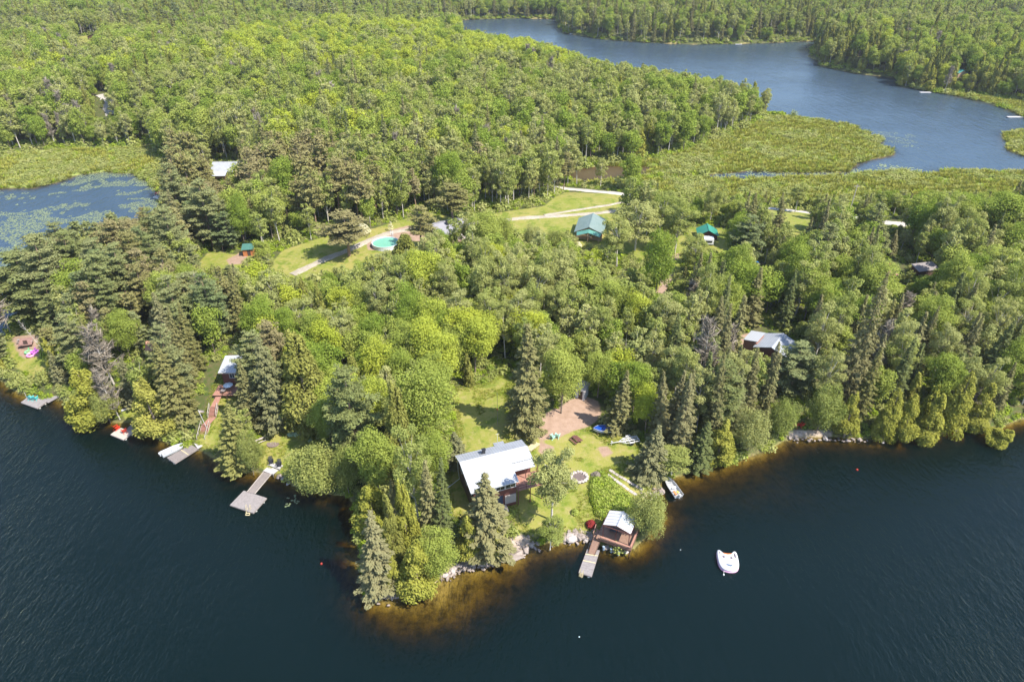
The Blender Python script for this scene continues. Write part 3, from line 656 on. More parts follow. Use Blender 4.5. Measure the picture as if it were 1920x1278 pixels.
# ------------------------------------------------------------------ where the trees stand
# pixel of the foot, pixel row of the top, crown width in pixels, species, what singles it out
HAND = [
 (985,803,597,98,"spruce","tall brownish spruce standing alone in the lawn behind the white-roofed house"),
 (1034,975,828,92,"poplar","big silvery poplar with thick trunk, right beside the white-roofed house"),
 (915,1035,887,104,"spruce","bushy spruce directly in front of the white-roofed house, hiding its corner"),
 (857,872,808,52,"blue","small bluish spruce behind the left end of the white-roofed house"),
 (1214,892,795,78,"blue","bluish spruce between the white boat trailer and the landed motorboat"),
 (1258,892,838,84,"birch","leafy light green birch right above the landed motorboat"),
 (1212,1000,925,84,"willow","round bright green willow bush overhanging the lake beside the gazebo"),
 (1031,1030,968,58,"birch","small birch leaning over the bank left of the brown gangway"),
 (712,1106,955,84,"spruce","pale spruce at the very tip of the wooded point"),
 (768,1040,905,60,"cedar","tall yellow-green cedar behind the tip of the point"),
 (782,1110,1018,84,"cedar","short yellow-green cedar lowest on the tip of the point"),
 (745,1060,930,50,"oldcedar","olive cedar right behind the pale spruce on the point"),
 (738,1100,1035,46,"cedar","small yellow-green cedar between pale spruce and shore stones"),
 (828,1088,985,76,"maple","round green maple at the water on the right side of the point"),
 (786,985,785,74,"birch","thin crowned birch with long bare white trunk on the point"),
 (832,1035,870,62,"spruce","brownish spruce between the white birch and the house lawn"),
 (808,1010,850,52,"narrow","slim spruce close behind the white-trunked birch"),
 (745,985,893,42,"spruce","small brown-tinged spruce left of the white-trunked birch"),
 (700,980,905,76,"cedar","broad yellow-green cedar on the left bank of the point"),
 (880,1040,965,58,"cedar","yellow-green cedar on the bank left of the stone ledge"),
 (932,1045,985,44,"cedar","small cedar directly above the pale stone ledge"),
 (712,935,785,88,"maple","vivid green tall maple on the neck of the point"),
 (604,925,838,112,"willow","wide round grey-green willow bush right of the long dock"),
 (655,928,845,62,"willow","pale willow bush squeezed behind the wide willow right of the long dock"),
 (447,880,752,70,"fir","dark fir right of the red stairs at the shore"),
 (476,890,812,50,"willow","scrubby bush between the dark fir and the long dock"),
 (343,790,640,82,"spruce","large brownish spruce left of the flagpole"),
 (300,812,710,84,"cedar","bright yellow-green cedar overhanging water behind the tied boat"),
 (185,785,690,92,"cedar","wide yellow-green cedar left of the kayak clearing"),
 (207,792,735,66,"willow","grey-green bush at the water left of the kayak clearing"),
 (478,790,672,62,"spruce","brown-tinged spruce right beside the cottage deck"),
 (192,705,592,40,"fir","slim dark green fir spire on the left slope"),
 (215,722,604,56,"bare","dead grey spruce leaning by the slim fir spire"),
 (225,785,690,40,"bare","dead twiggy tree above the kayak clearing"),
 (255,755,670,52,"blue","bluish young spruce between kayak clearing and brown shed"),
 (805,850,668,118,"maple","huge rounded maple at the left edge of the house lawn"),
 (755,905,720,70,"oldcedar","dark green cedar column left of the huge rounded maple"),
 (678,880,690,108,"pine","broad olive pine behind the wide willow"),
 (585,800,628,92,"oldcedar","olive cedar at the top of the small lawn"),
 (527,800,630,84,"blue","bluish spruce between the cottage and the small lawn"),
 (1155,808,690,60,"spruce","tall brownish spruce right of the blue covered boat"),
 (1052,775,640,92,"maple","bright maple standing over the sandy parking spot"),
 (1478,745,645,84,"pine","grey-green pine below the grey-roofed cabin"),
 (1438,748,640,48,"spruce","brown spruce in front of the left end of the grey-roofed cabin"),
 (1578,755,500,78,"spruce","tallest brownish spruce right of the grey-roofed cabin"),
 (1605,790,650,50,"spruce","leaning brown spruce under the tallest spruce right of the cabin"),
 (1582,818,738,44,"cedar","pointed yellow-green cedar standing alone at the right shore"),
 (1655,822,735,52,"cedar","yellow-green shore cedar, second right of the pointed one"),
 (1690,826,745,48,"cedar","yellow-green shore cedar left of the bare trunk pair"),
 (1730,822,738,56,"cedar","pale yellow-green shore cedar with rounded top"),
 (1775,812,700,58,"cedar","tall yellow-green shore cedar near the fallen tree"),
 (1822,800,720,54,"cedar","yellow-green cedar directly left of the fallen tree"),
 (1857,826,790,48,"cedar","little cedar bending out over the water past the fallen tree"),
 (1530,812,728,74,"willow","grey-green bush right beside the red shore chairs"),
 (1458,820,752,74,"willow","pale bush left of the red shore chairs"),
 (1400,850,770,72,"willow","grey-green bush at the water below the bare white branches"),
 (1345,862,790,66,"cedar","yellow-green cedar at the right shore nearest the motorboat"),
 (1305,875,785,56,"spruce","brown-tinged spruce hanging over the shore nearest the motorboat"),
 (1310,745,600,56,"bare","pale bare-branched tree left of the grey-roofed cabin"),
 (1275,830,690,44,"spruce","slim brown spruce behind the landed motorboat"),
 (1330,840,660,50,"spruce","tall brown spruce behind the right shore, nearest the motorboat"),
 (655,480,398,92,"redpine","lone rusty pine shading the gravel driveway beside the pool"),
 (908,490,392,70,"maple","dense bright green maple right of the grey-roofed bungalow"),
 (940,470,398,56,"maple","second dense bright maple, right behind the first by the bungalow"),
 (826,508,428,56,"maple","small bright maple in front of the grey-roofed bungalow"),
 (790,470,386,62,"redpine","rusty pine at the left end of the grey-roofed bungalow"),
 (850,425,345,66,"redpine","rusty pine at the right end of the grey-roofed bungalow"),
 (765,520,440,80,"oldcedar","olive green tree directly in front of the pool"),
 (730,530,472,66,"poplar","pale blossoming tree in front of the pool"),
 (1226,575,415,70,"maple","open-crowned green tree over the bare earth path"),
 (1190,470,370,88,"birch","wide birch right of the big green-roofed cabin"),
 (1265,475,370,70,"birch","birch between the two green-roofed cabins"),
 (1120,745,648,66,"maple","leafy maple added to shade the white shed from the right"),  # extra tree, put in to cast shade on the shed and sandy spot
 (1156,500,405,66,"birch","pale birch right below the big green-roofed cabin"),
 (1210,455,372,50,"birch","birch leaning near the right wall of the big green-roofed cabin"),
 (1235,445,352,56,"birch","tall birch at the drive end behind the open-crowned green tree"),
 (1300,520,440,60,"birch","birch below the small green-roofed cabin"),
 (1375,500,392,56,"maple","maple between small green-roofed cabin and blue tarp"),
 (1000,470,425,50,"willow","round bush at the lower edge of the cabin meadow, left"),
 (1045,470,432,46,"willow","round bush left of the big green-roofed cabin"),
 (1330,420,338,44,"birch","birch behind the small green-roofed cabin"),
 (1395,470,360,44,"spruce","dark spruce right of the small green-roofed cabin"),
 (1455,470,362,40,"spruce","slim dark spruce in front of the far grass strip"),
 (1490,400,340,44,"birch","birch standing beside the gravel road on the right"),
 (1855,470,345,96,"maple","big bright maple at the marsh edge on the right"),
 (800,345,260,64,"oldcedar","dark dome-shaped cedar above the driveway, left one"),
 (876,350,272,54,"oldcedar","dark dome-shaped cedar above the driveway, right one"),
 (623,225,155,34,"bare","white bare birch poking out of the far hillside"),
 (84,660,592,16,"bare","thin leaning white trunk beside the pool toys"),
 (560,640,560,80,"birch","wide open birch with forked white limbs in the middle of the wood"),
 (1130,585,510,74,"birch","pale birch with a visible white stem, middle of the wood"),
 (1880,420,338,34,"narrow","dark lone conifer at the right picture edge by the marsh"),
 (80,600,470,120,"pine","biggest layered olive pine on the far left"),
 (0,650,500,70,"bare","grey dead pine at the far left edge by the pond"),
 (135,525,418,54,"pine","dark pine standing at the pond shore"),
]
VIEW = [  # what must stay in view between the crowns: outlines of clearings, roofs, roads in the photograph
 [(857,735),(905,735),(925,790),(990,808),(1000,830),(880,830),(855,800)],
 [(408,662),(456,662),(452,750),(405,750)], [(385,740),(418,740),(405,790),(392,832),(368,832)], [(404,700),(418,700),(418,740),(400,740)],
 [(530,800),(560,785),(595,790),(600,815),(560,850),(530,880),(500,870),(490,840)], [(478,812),(500,812),(500,840),(478,840)],
 [(230,757),(262,757),(262,785),(230,785)], [(280,640),(310,640),(310,668),(280,668)], [(30,628),(70,628),(80,700),(45,700)], [(70,600),(95,600),(95,665),(76,665)],
 [(694,440),(752,440),(752,470),(694,470)], [(805,405),(850,405),(850,432),(805,432)], [(548,512),(625,470),(690,455),(700,430),(800,420),(790,440),(740,440),(690,475),(640,500),(575,520)],
 [(510,500),(600,450),(620,470),(540,508)], [(452,462),(482,462),(482,482),(452,482)], [(380,478),(410,470),(440,480),(440,497),(385,498)],
 [(1075,405),(1150,400),(1135,455),(1080,462)], [(950,418),(1070,402),(1070,430),(960,440)], [(900,414),(1060,398),(1140,382),(1165,384),(1165,398),(1060,412),(900,424)], [(1070,352),(1160,358),(1160,392),(1090,396),(1090,370)],
 [(1300,422),(1352,422),(1352,462),(1305,462)], [(1430,388),(1510,398),(1510,430),(1485,430),(1480,405),(1430,396)], [(1585,405),(1600,405),(1600,412),(1585,412)], [(1655,412),(1685,412),(1685,420),(1655,420)],
 [(1405,618),(1490,612),(1492,668),(1440,660),(1408,650)], [(1645,480),(1700,480),(1700,545),(1645,545)], [(1722,500),(1750,500),(1740,515),(1722,515)],
 [(1408,490),(1424,490),(1424,500),(1408,500)], [(404,302),(456,302),(456,334),(404,334)], [(835,48),(1035,46),(1055,74),(1100,88),(1300,102),(1450,100),(1500,100),(1520,125),(1600,145),(1460,165),(1400,150),(1300,132),(1150,114),(1090,97),(1000,70),(900,57)], [(184,176),(214,176),(214,216),(184,216)], [(152,68),(190,68),(190,84),(152,84)],
 [(1072,722),(1092,722),(1092,750),(1072,750)], [(1000,770),(1130,755),(1135,815),(1215,830),(1215,860),(1100,900),(1010,850)], [(1045,735),(1130,735),(1130,790),(1010,790)],
 [(1235,470),(1280,470),(1275,500),(1240,540),(1225,510)], [(1150,475),(1215,480),(1215,500),(1150,490)], [(1485,786),(1510,786),(1510,806),(1485,806)], [(295,362),(320,362),(320,380),(295,380)],
 [(1392,630),(1410,630),(1410,648),(1392,648)], [(1788,128),(1806,128),(1806,145),(1788,145)], [(1530,92),(1512,92),(1512,112),(1530,112)],
 [(1590,345),(1602,345),(1602,400),(1590,400)], [(930,725),(938,725),(938,800),(930,800)], [(378,780),(388,780),(395,830),(380,830)],
 [(975,390),(1060,380),(1060,396),(975,404)], [(1230,905),(1282,885),(1285,925),(1240,935)], [(1100,880),(1215,890),(1215,930),(1120,960),(1100,930)],
 [(0,345),(300,345),(300,385),(230,400),(130,412),(70,445),(0,462)], [(845,960),(862,900),(880,960)], [(1120,800),(1145,800),(1145,818),(1120,818)],[(1140,820),(1200,820),(1200,840),(1140,840)],[(1138,880),(1150,880),(1208,918),(1196,932),(1138,895)],
 [(1455,215),(1650,255),(1650,295),(1320,330),(1200,325),(1300,290),(1400,245)], [(1240,338),(1900,338),(1900,350),(1240,365)],
]
vp = []
for P in VIEW:
    P = np.array(P, float); lo, hi = P.min(0), P.max(0)
    uu, vv = np.meshgrid(np.arange(lo[0], hi[0] + 1, 7), np.arange(lo[1], hi[1] + 1, 6)); uu, vv = uu.ravel(), vv.ravel()
    k = inpoly(P, uu, vv); k |= (uu == lo[0]) & (vv == lo[1]); vp.append(np.stack([uu[k], vv[k]], 1))
VP = np.concatenate(vp)
ZONES = [  # (outline in the photograph, species weights)
 ([(0,0),(1920,0),(1920,40),(830,40),(0,75)], dict(maple=4, oldcedar=1.2, birch=2.5, spruce=.5, fir=.4, pine=.5)),
 ([(820,0),(1920,0),(1920,30),(1560,90),(1040,90),(1040,40),(820,45)], dict(oldcedar=1.6, birch=3, spruce=.8, maple=3.2, narrow=.5)),
 ([(1500,60),(1920,60),(1920,230),(1680,170),(1500,130)], dict(oldcedar=2.2, maple=2.8, cedar=1.0, birch=1.4, gold=.6, spruce=.4, bare=.08)),
 ([(400,70),(640,45),(850,55),(1010,75),(1100,105),(1010,150),(700,150),(420,140)], dict(gold=5, maple=2, birch=.6, poplar=.4)),
 ([(0,60),(420,70),(420,150),(0,280)], dict(maple=4, birch=1.8, poplar=.8, gold=.6, bare=.2, oldcedar=.4)),
 ([(0,230),(430,150),(430,290),(300,290),(0,290)], dict(maple=4, birch=1.8, bare=.3, poplar=.6)),
 ([(420,130),(1100,110),(1450,170),(1450,250),(1280,300),(1060,330),(640,300),(420,260)], dict(maple=4, birch=3, poplar=1.0, gold=1.4, spruce=.35, narrow=.25, bare=.12)),
 ([(1000,150),(1455,165),(1455,240),(1200,300),(1000,300)], dict(birch=4, maple=3, spruce=.2, cedar=.4, poplar=.6)),
 ([(330,290),(700,290),(720,390),(560,400),(300,420)], dict(redpine=6, maple=1, birch=1, pine=1)),
 ([(640,300),(1060,310),(1060,400),(700,420)], dict(birch=4, redpine=1.2, maple=2.5, oldcedar=.3)),
 ([(440,360),(660,360),(660,450),(440,470)], dict(birch=4, maple=2, redpine=1)),
 ([(0,380),(440,380),(440,560),(0,640)], dict(pine=3.4, redpine=1.6, blue=.3, spruce=.6, maple=.9, birch=1.2)),
 ([(0,560),(400,480),(520,540),(520,720),(0,740)], dict(pine=3.0, spruce=2.0, redpine=1.0, cedar=.8, blue=.3, birch=1.3, maple=1.0, bare=.12)),
 ([(440,480),(1000,470),(1000,620),(440,640)], dict(maple=4, birch=3, oldcedar=.5, poplar=1.0, gold=.8)),
 ([(520,600),(1280,560),(1280,780),(700,800),(520,760)], dict(maple=4.5, birch=2.2, oldcedar=.5, poplar=.7, gold=.6, spruce=.1)),
 ([(960,420),(1300,430),(1300,640),(960,640)], dict(maple=4, birch=3.2, poplar=.8, cedar=.3, gold=.6)),
 ([(1280,380),(1920,330),(1920,560),(1280,560)], dict(maple=3, birch=3, spruce=1.3, narrow=.6, fir=.4, poplar=.9, pine=.4)),
 ([(1720,350),(1920,350),(1920,640),(1700,600)], dict(maple=4.5, birch=2.8, narrow=.3, spruce=.3, poplar=.8)),
 ([(1240,520),(1720,520),(1700,800),(1240,860)], dict(spruce=3.0, narrow=1.7, birch=2.2, poplar=1.2, maple=1.5, bare=.4, pine=.4)),
 ([(1560,600),(1920,560),(1920,760),(1560,800)], dict(narrow=1.3, spruce=1.4, birch=2.8, maple=2.0, poplar=1.1, bare=.5, cedar=.7)),
 ([(1290,800),(1560,755),(1920,700),(1920,820),(1290,890)], dict(cedar=5, willow=2, birch=1, spruce=.5)),
 ([(0,660),(200,720),(420,800),(420,880),(0,740)], dict(cedar=3, willow=2.5, spruce=.6, pine=.6)),
]
DEFZ = dict(maple=4, birch=2.5, oldcedar=.8, spruce=1, poplar=.4)
def forest_points():
    rng = np.random.default_rng(5); out = []
    for y0, y1, s in ((60, 250, 4.5), (250, 480, 4.6), (480, 760, 5.6), (760, 1040, 6.8)):
        hw = 0.80 * (y1 * CT + 84 * ST) + 18
        xs = np.arange(-hw, hw, s); ys = np.arange(y0, y1, s * 0.88)
        X, Y = np.meshgrid(xs, ys); X = X + (np.arange(len(ys)) % 2)[:, None] * s / 2
        X = X.ravel() + rng.uniform(-.33, .33, X.size) * s; Y = Y.ravel() + rng.uniform(-.33, .33, Y.size) * s
        k = np.abs(X) < 0.80 * (Y * CT + 84 * ST) + 14
        out.append(np.stack([X[k], Y[k]], 1))
    return np.concatenate(out), rng
PTS, rng = forest_points()
zz = ht(PTS[:, 0], PTS[:, 1]); sd = landsd(PTS[:, 0], PTS[:, 1])
ms = np.full(len(PTS), -1e9); cl = np.full(len(PTS), -1e9)
for P in MARSH: ms = np.maximum(ms, sdist(P, PTS[:, 0], PTS[:, 1]))
for P in LAWN + DIRT + ROCKY[1:3]: cl = np.maximum(cl, sdist(P, PTS[:, 0], PTS[:, 1]))
rd = np.full(len(PTS), 1e9)
for px, w in (([(1040,352),(1110,359),(1235,374),(1310,382),(1430,391),(1510,399),(1590,410),(1670,420),(1720,424),(1800,440),(1900,470)], 1), ([(850,424),(960,412),(1060,405),(1165,396),(1225,374)], 1)):
    rd = np.minimum(rd, dpoly(gpoly(px), PTS[:, 0], PTS[:, 1], closed=False))
near_tip = sdist(gpoly([(690,1125),(850,1080),(960,1060),(980,960),(850,965),(800,990),(690,960)]), PTS[:, 0], PTS[:, 1])
keep = ~inpoly(FAR, PTS[:, 0], PTS[:, 1]) & (sd > 0.7) & (ms < -1.5) & (cl < -0.8) & (rd > 4.2) & (near_tip < -1)
BUILD_PX = [(930,900,6.5),(432,705,7.5),(400,770,5),(1472,214,9),(1447,645,7),(815,430,8),(722,455,5),(1112,430,8),(1328,442,5),(432,318,7),(467,472,2.5),(295,655,3),(1083,738,2.5),(1668,500,5),(1738,512,5),(1165,985,5),(70,640,2)]
for u, v, rr in BUILD_PX:
    g = G(u, v); keep &= (PTS[:, 0] - g.x) ** 2 + (PTS[:, 1] - g.y) ** 2 > rr * rr
PTS, zz, sd = PTS[keep], zz[keep], sd[keep]
TREES = []           # dict(sp,x,y,z,h,r,label)
hx, hr = [], []
for (u, vb, vt, wpx, sp, lab) in HAND:
    g = G(u, vb); c = g.y * CT - (g.z - CAMZ) * ST
    lo, hi = 0.5, 45.0
    for _ in range(30):
        mid = (lo + hi) / 2
        if PX(g.x, g.y, g.z + mid)[1] > vt: lo = mid
        else: hi = mid
    TREES.append(dict(sp=sp, x=g.x, y=g.y, z=g.z, h=lo, r=wpx / 2 * c / FPX, label=lab, hand=True)); hx.append((g.x, g.y)); hr.append(wpx / 2 * c / FPX)
HX, HR = np.array(hx), np.array(hr)
for i in range(len(PTS)):
    x, y = PTS[i]; z = zz[i]
    if ((HX[:, 0] - x) ** 2 + (HX[:, 1] - y) ** 2 < (HR * 0.75 + 1.0) ** 2).any(): continue
    u, v = PX(x, y, z + 8)
    wts = DEFZ
    for P, w_ in ZONES:
        if inpoly(P, np.array([u]), np.array([v]))[0]: wts = w_
    if u < 0 or u > 1920:
        uc = min(max(u, 5), 1915)
        for P, w_ in ZONES:
            if inpoly(P, np.array([uc]), np.array([v]))[0]: wts = w_
    # stands of one kind: weights drift with place
    ks = list(wts); ww = np.array([wts[k] for k in ks]) * np.array([math.exp(1.3 * float(vnoise(x, y, 26, 30 + abs(hash_) % 50))) for hash_ in [sum(map(ord, k)) for k in ks]])
    if sd[i] < 2.2 and y < 200: 
        ks = ["cedar", "willow", "shrub", "birch"]; ww = np.array([3, 1.6, 1.5, .4])
    sp = ks[rng.choice(len(ks), p=ww / ww.sum())]
    H0, R0 = SPEC[sp][1], SPEC[sp][2]
    far = y > 330
    s = (rng.uniform(0.66, 1.30) if y > 130 else rng.uniform(0.72, 1.2)) * (0.95 if far else 1.0) * (0.84 if sp in ('narrow', 'spruce') and u > 1450 else 1.0) * (0.92 if y < 130 else 1.0)
    if sp in ("cedar", "oldcedar") and y > 200: s *= 1.35
    if sp == "pine" and u < 500: s *= 0.94
    if sp in ("maple", "birch") and 75 < y < 200: s *= 0.95
    h, r = H0 * s * rng.uniform(0.9, 1.1), R0 * s * rng.uniform(0.9, 1.12)
    ok = False
    for red in (1.0, 0.7, 0.42, 0.22):
        hh, rr = h * red, r * red ** 0.6
        u0, v0 = PX(x, y, z); u1, v1 = PX(x, y, z + hh); c = y * CT - (z - CAMZ) * ST; wpx = rr / c * FPX
        inside = (np.abs(VP[:, 0] - u0) < wpx * 0.72) & (VP[:, 1] > v1 - 2) & (VP[:, 1] < v0 + 1)
        if not inside.any(): ok = True; break
    if not ok: continue
    if red < 0.5 and sp in ("bare",): continue
    if red < 0.3 and sp not in ("spruce", "fir", "cedar", "narrow", "blue"): sp = "shrub"
    TREES.append(dict(sp=sp, x=x, y=y, z=z, h=hh, r=rr, label=None, hand=False))
for t in TREES:
    t["u"], t["v"] = PX(t["x"], t["y"], t["z"] + t["h"] * 0.6); t["c"] = t["y"] * CT - (t["z"] - CAMZ) * ST
    inview = -10 < t["u"] < 1930 and -10 < t["v"] < 1300
    t["rank"] = (1e6 if t["hand"] else 0) + (t["h"] * t["r"]) / t["c"] ** 2 * (1 if inview else 0)
TREES.sort(key=lambda t: -t["rank"])
NIND = 290
IND, REST = TREES[:NIND], TREES[NIND:]
print("trees", len(TREES), "individual", len(IND))
LM = {k: G(u, v) for k, (u, v) in {"the white-roofed house": (925,890), "the lake gazebo": (1160,985), "the red stairs": (400,780), "the cottage with the deck": (432,690), "the long dock": (505,885),
 "the red chair dock": (235,800), "the teal chair dock": (80,750), "the brown shed on the slope": (295,655), "the grey-roofed cabin": (1447,640), "the red shore chairs": (1497,800), "the round pool": (722,455),
 "the grey-roofed bungalow": (815,430), "the big green-roofed cabin": (1110,430), "the small green-roofed cabin": (1328,440), "the orange shed": (467,472), "the rusty deck on the right": (1668,500),
 "the blue covered boat": (1127,810), "the small lawn by the dock": (545,830), "the fallen shore tree": (1835,790), "the pond": (240,430), "the hillside cabin": (432,318), "the sandy parking spot": (1060,780),
 "the far right shore": (1915,760), "the left picture edge": (5,650), "the wooded point": (750,1050), "the blue tarp": (1415,497), "the driveway": (600,490)}.items()}
ORD = ["nearest", "second nearest", "third nearest", "fourth nearest", "fifth nearest", "sixth nearest", "seventh nearest", "eighth nearest", "ninth nearest", "tenth nearest", "eleventh nearest", "twelfth nearest", "thirteenth nearest", "fourteenth nearest", "fifteenth nearest", "sixteenth nearest"]
LMP = {k: PX(p.x, p.y, p.z) for k, p in LM.items()}
bucket = {}
for t in IND:
    if t["label"]: continue
    best = min(LMP, key=lambda k: (LMP[k][0] - t["u"]) ** 2 + (1.2 * (LMP[k][1] - t["v"])) ** 2); q = LMP[best]
    du, dv = t["u"] - q[0], t["v"] - q[1]
    side = ("right of" if du > 0 else "left of") if abs(du) > abs(dv) * 1.1 else ("behind" if dv < 0 else "in front of")
    size = ""
    bucket.setdefault((SPEC[t["sp"]][5], side, best), []).append((math.hypot(du, dv), t))
for (look, side, best), L_ in bucket.items():
    L_.sort(key=lambda a: a[0])
    for i, (d, t) in enumerate(L_):
        t["label"] = (f"{look}, {ORD[i]} {side} {best}" if len(L_) > 1 else f"the only {look} {side} {best}") if i < len(ORD) else f"{look} farther out {side} {best}"
GRP = {"maple": "leafy maples of the wood", "gold": "leafy maples of the wood", "birch": "birches of the wood", "poplar": "poplars of the wood", "spruce": "spruces of the wood", "narrow": "spruces of the wood",
 "blue": "spruces of the wood", "fir": "firs of the wood", "pine": "pines on the slope", "redpine": "pines on the slope", "cedar": "cedars along the shore", "oldcedar": "cedars of the wood", "bare": "dead trees", "willow": "bushes along the shore", "shrub": "bushes along the shore"}
def sp_round(sp): return sp in ('maple', 'gold', 'birch', 'poplar', 'willow')
for i, t in enumerate(IND):
    fn, H0, R0, fm, bm, look, nm = SPEC[t["sp"]]
    nv = NVAR.get(t["sp"], 2); cm, tm = NEAR[(t["sp"], i % nv)]
    e = thing(nm, t["label"], nm.split("_")[-1] if nm in ("shrub",) else nm.replace("_", " "), (t["x"], t["y"], t["z"]), rng.uniform(0, 6.28), GRP[t["sp"]])
    rf = t["r"] / R0 * (0.86 if t["hand"] and sp_round(t["sp"]) else 1)
    e.scale = (rf * rng.uniform(.88, 1.12), rf * rng.uniform(.88, 1.12), t["h"] / H0); e.rotation_euler = (rng.normal(0, .035), rng.normal(0, .035), rng.uniform(0, 6.28))
    if t["label"].startswith("thin leaning"): e.rotation_euler = (0.1, -0.22, 0)
    if t["label"].startswith("little cedar"): e.rotation_euler = (0.5, 0.35, 0)
    tr_ = link("trunk", tm, e)
    if t["label"].startswith("thin leaning"): continue
    link("crown", cm, e)

# ------------------------------------------------------------------ scattered stuff: points that carry copies of a few shapes
def scatter(name, protos, P, idx, rot, scl, **kw):
    P = np.asarray(P, np.float32); me = bpy.data.meshes.new(name); me.vertices.add(len(P)); me.vertices.foreach_set("co", P.ravel())
    a = me.attributes.new("proto", 'INT', 'POINT'); a.data.foreach_set("value", np.asarray(idx, np.int32))
    a = me.attributes.new("turn", 'FLOAT_VECTOR', 'POINT'); a.data.foreach_set("vector", np.asarray(rot, np.float32).ravel())
    a = me.attributes.new("size", 'FLOAT_VECTOR', 'POINT'); a.data.foreach_set("vector", np.asarray(scl, np.float32).ravel())
    o = link(name, me, **kw)
    g = bpy.data.node_groups.new(name + "_scatter", 'GeometryNodeTree')
    g.interface.new_socket("Geometry", in_out='INPUT', socket_type='NodeSocketGeometry'); g.interface.new_socket("Geometry", in_out='OUTPUT', socket_type='NodeSocketGeometry')
    n = g.nodes; gi = n.new("NodeGroupInput"); go = n.new("NodeGroupOutput"); jn = n.new("GeometryNodeJoinGeometry")
    def na(nm, ty): q = n.new("GeometryNodeInputNamedAttribute"); q.data_type = ty; q.inputs[0].default_value = nm; return q.outputs[0]
    pr, tu, si = na("proto", 'INT'), na("turn", 'FLOAT_VECTOR'), na("size", 'FLOAT_VECTOR')
    er = n.new("FunctionNodeEulerToRotation"); g.links.new(tu, er.inputs[0])
    for i, pm in enumerate(protos):
        po = bpy.data.objects.new(pm.name, pm)
        oi = n.new("GeometryNodeObjectInfo"); oi.inputs[0].default_value = po; oi.inputs[1].default_value = True
        cp = n.new("FunctionNodeCompare"); cp.data_type = 'INT'; cp.operation = 'EQUAL'; g.links.new(pr, cp.inputs[2]); cp.inputs[3].default_value = i
        ip = n.new("GeometryNodeInstanceOnPoints"); g.links.new(gi.outputs[0], ip.inputs[0]); g.links.new(cp.outputs[0], ip.inputs[1]); g.links.new(oi.outputs["Geometry"], ip.inputs[2])
        g.links.new(er.outputs[0], ip.inputs[5]); g.links.new(si, ip.inputs[6]); g.links.new(ip.outputs[0], jn.inputs[0])
    g.links.new(jn.outputs[0], go.inputs[0])
    md = o.modifiers.new("scatter", 'NODES'); md.node_group = g
    return o
protos, key = [], {}
for (sp, v), me in LOD.items(): key[(sp, v)] = len(protos); protos.append(me)
P_, ix_, ro_, sc_ = [], [], [], []
for t in REST:
    sp = t["sp"] if t["sp"] != "willow" else "shrub"; H0, R0 = SPEC[sp][1], SPEC[sp][2]
    nv = 5 if sp in ("maple", "birch", "gold", "spruce") else 3
    P_.append((t["x"], t["y"], t["z"])); ix_.append(key[(sp, int(rng.integers(0, nv)))]); ro_.append((rng.normal(0, .03), rng.normal(0, .03), rng.uniform(0, 6.28)))
    sc_.append((t["r"] / R0, t["r"] / R0, t["h"] / H0))
scatter("forest", protos, P_, ix_, ro_, sc_, kind="stuff", label="mixed forest of leafy trees and conifers rolling back from the lakes", cat="forest")
# undergrowth
ug = [Tree() for _ in range(3)]
rg = np.random.default_rng(3)
def clump(r, h, n, size, m):
    T = Tree(); d = unit(rg.normal(0, 1, (n, 3)) + [0, 0, .5]); P = d * [r, r, h] * rg.uniform(.3, 1, (n, 1)); P[:, 2] = np.abs(P[:, 2]) + .05
    V, Fq = leaf_quads(P, d + [0, 0, .8], size, rg, .5); T.leaves(V, Fq, rg.uniform(0.1, .9, n)); V = np.concatenate(T.lv)
    return mesh_np("clump", V, F4=np.concatenate(T.lf), mats=[FOL[m]], attrs={"tint": np.concatenate(T.lt)})
CL = [clump(.9, .8, 150, .26, "maple"), clump(1.1, 1.3, 190, .28, "birch"), clump(.7, .6, 110, .24, "fern"), clump(.8, .5, 100, .3, "fern")]
n = 46000; X = rg.uniform(-150, 180, n); Y = 60 + 250 * rg.uniform(0, 1, n) ** 1.5; k = np.abs(X) < .8 * (Y * CT + 44)
X, Y = X[k], Y[k]; s_ = landsd(X, Y); lw = np.full(len(X), -1e9)
for P in LAWN + DIRT + MARSH + ROCKY: lw = np.maximum(lw, sdist(P, X, Y))
r2 = np.minimum(dpoly(gpoly([(1040,352),(1235,374),(1430,391),(1590,410),(1720,424),(1900,470)]), X, Y, False), dpoly(gpoly([(850,424),(960,412),(1060,405),(1165,396),(1225,374)]), X, Y, False))
k = (s_ > .1) & (lw < -.3) & (r2 > 3.5); 
for u, v, rr in BUILD_PX:
    g = G(u, v); k &= (X - g.x) ** 2 + (Y - g.y) ** 2 > (rr * .8) ** 2
X, Y = X[k], Y[k]; e = rg.uniform(.6, 1.5, len(X))
XF, YF = rg.uniform(-330, 330, 150000), rg.uniform(90, 720, 150000); kf = np.abs(XF) < .8 * (YF * CT + 44); XF, YF = XF[kf], YF[kf]
mf = np.full(len(XF), -1e9)
for P in MARSH: mf = np.maximum(mf, sdist(P, XF, YF))
sf = landsd(XF, YF); lf = np.full(len(XF), -1e9)
for P in LAWN + DIRT: lf = np.maximum(lf, sdist(P, XF, YF))
kf = (sf > .2) & (mf < 0) & (lf < -2) & ((mf > -9) | (sf < 5) | ((lf > -6) & (YF > 150))) & (rg.uniform(0, 1, len(XF)) < .55); kf &= dpoly(gpoly([(1040,352),(1235,374),(1430,391),(1590,410),(1720,424),(1900,470)]), XF, YF, False) > 6
XF, YF = XF[kf & (YF > 140)], YF[kf & (YF > 140)]; nf = len(XF)
X, Y, e = np.concatenate([X, XF]), np.concatenate([Y, YF]), np.concatenate([e, rg.uniform(1.3, 3.0, nf)])
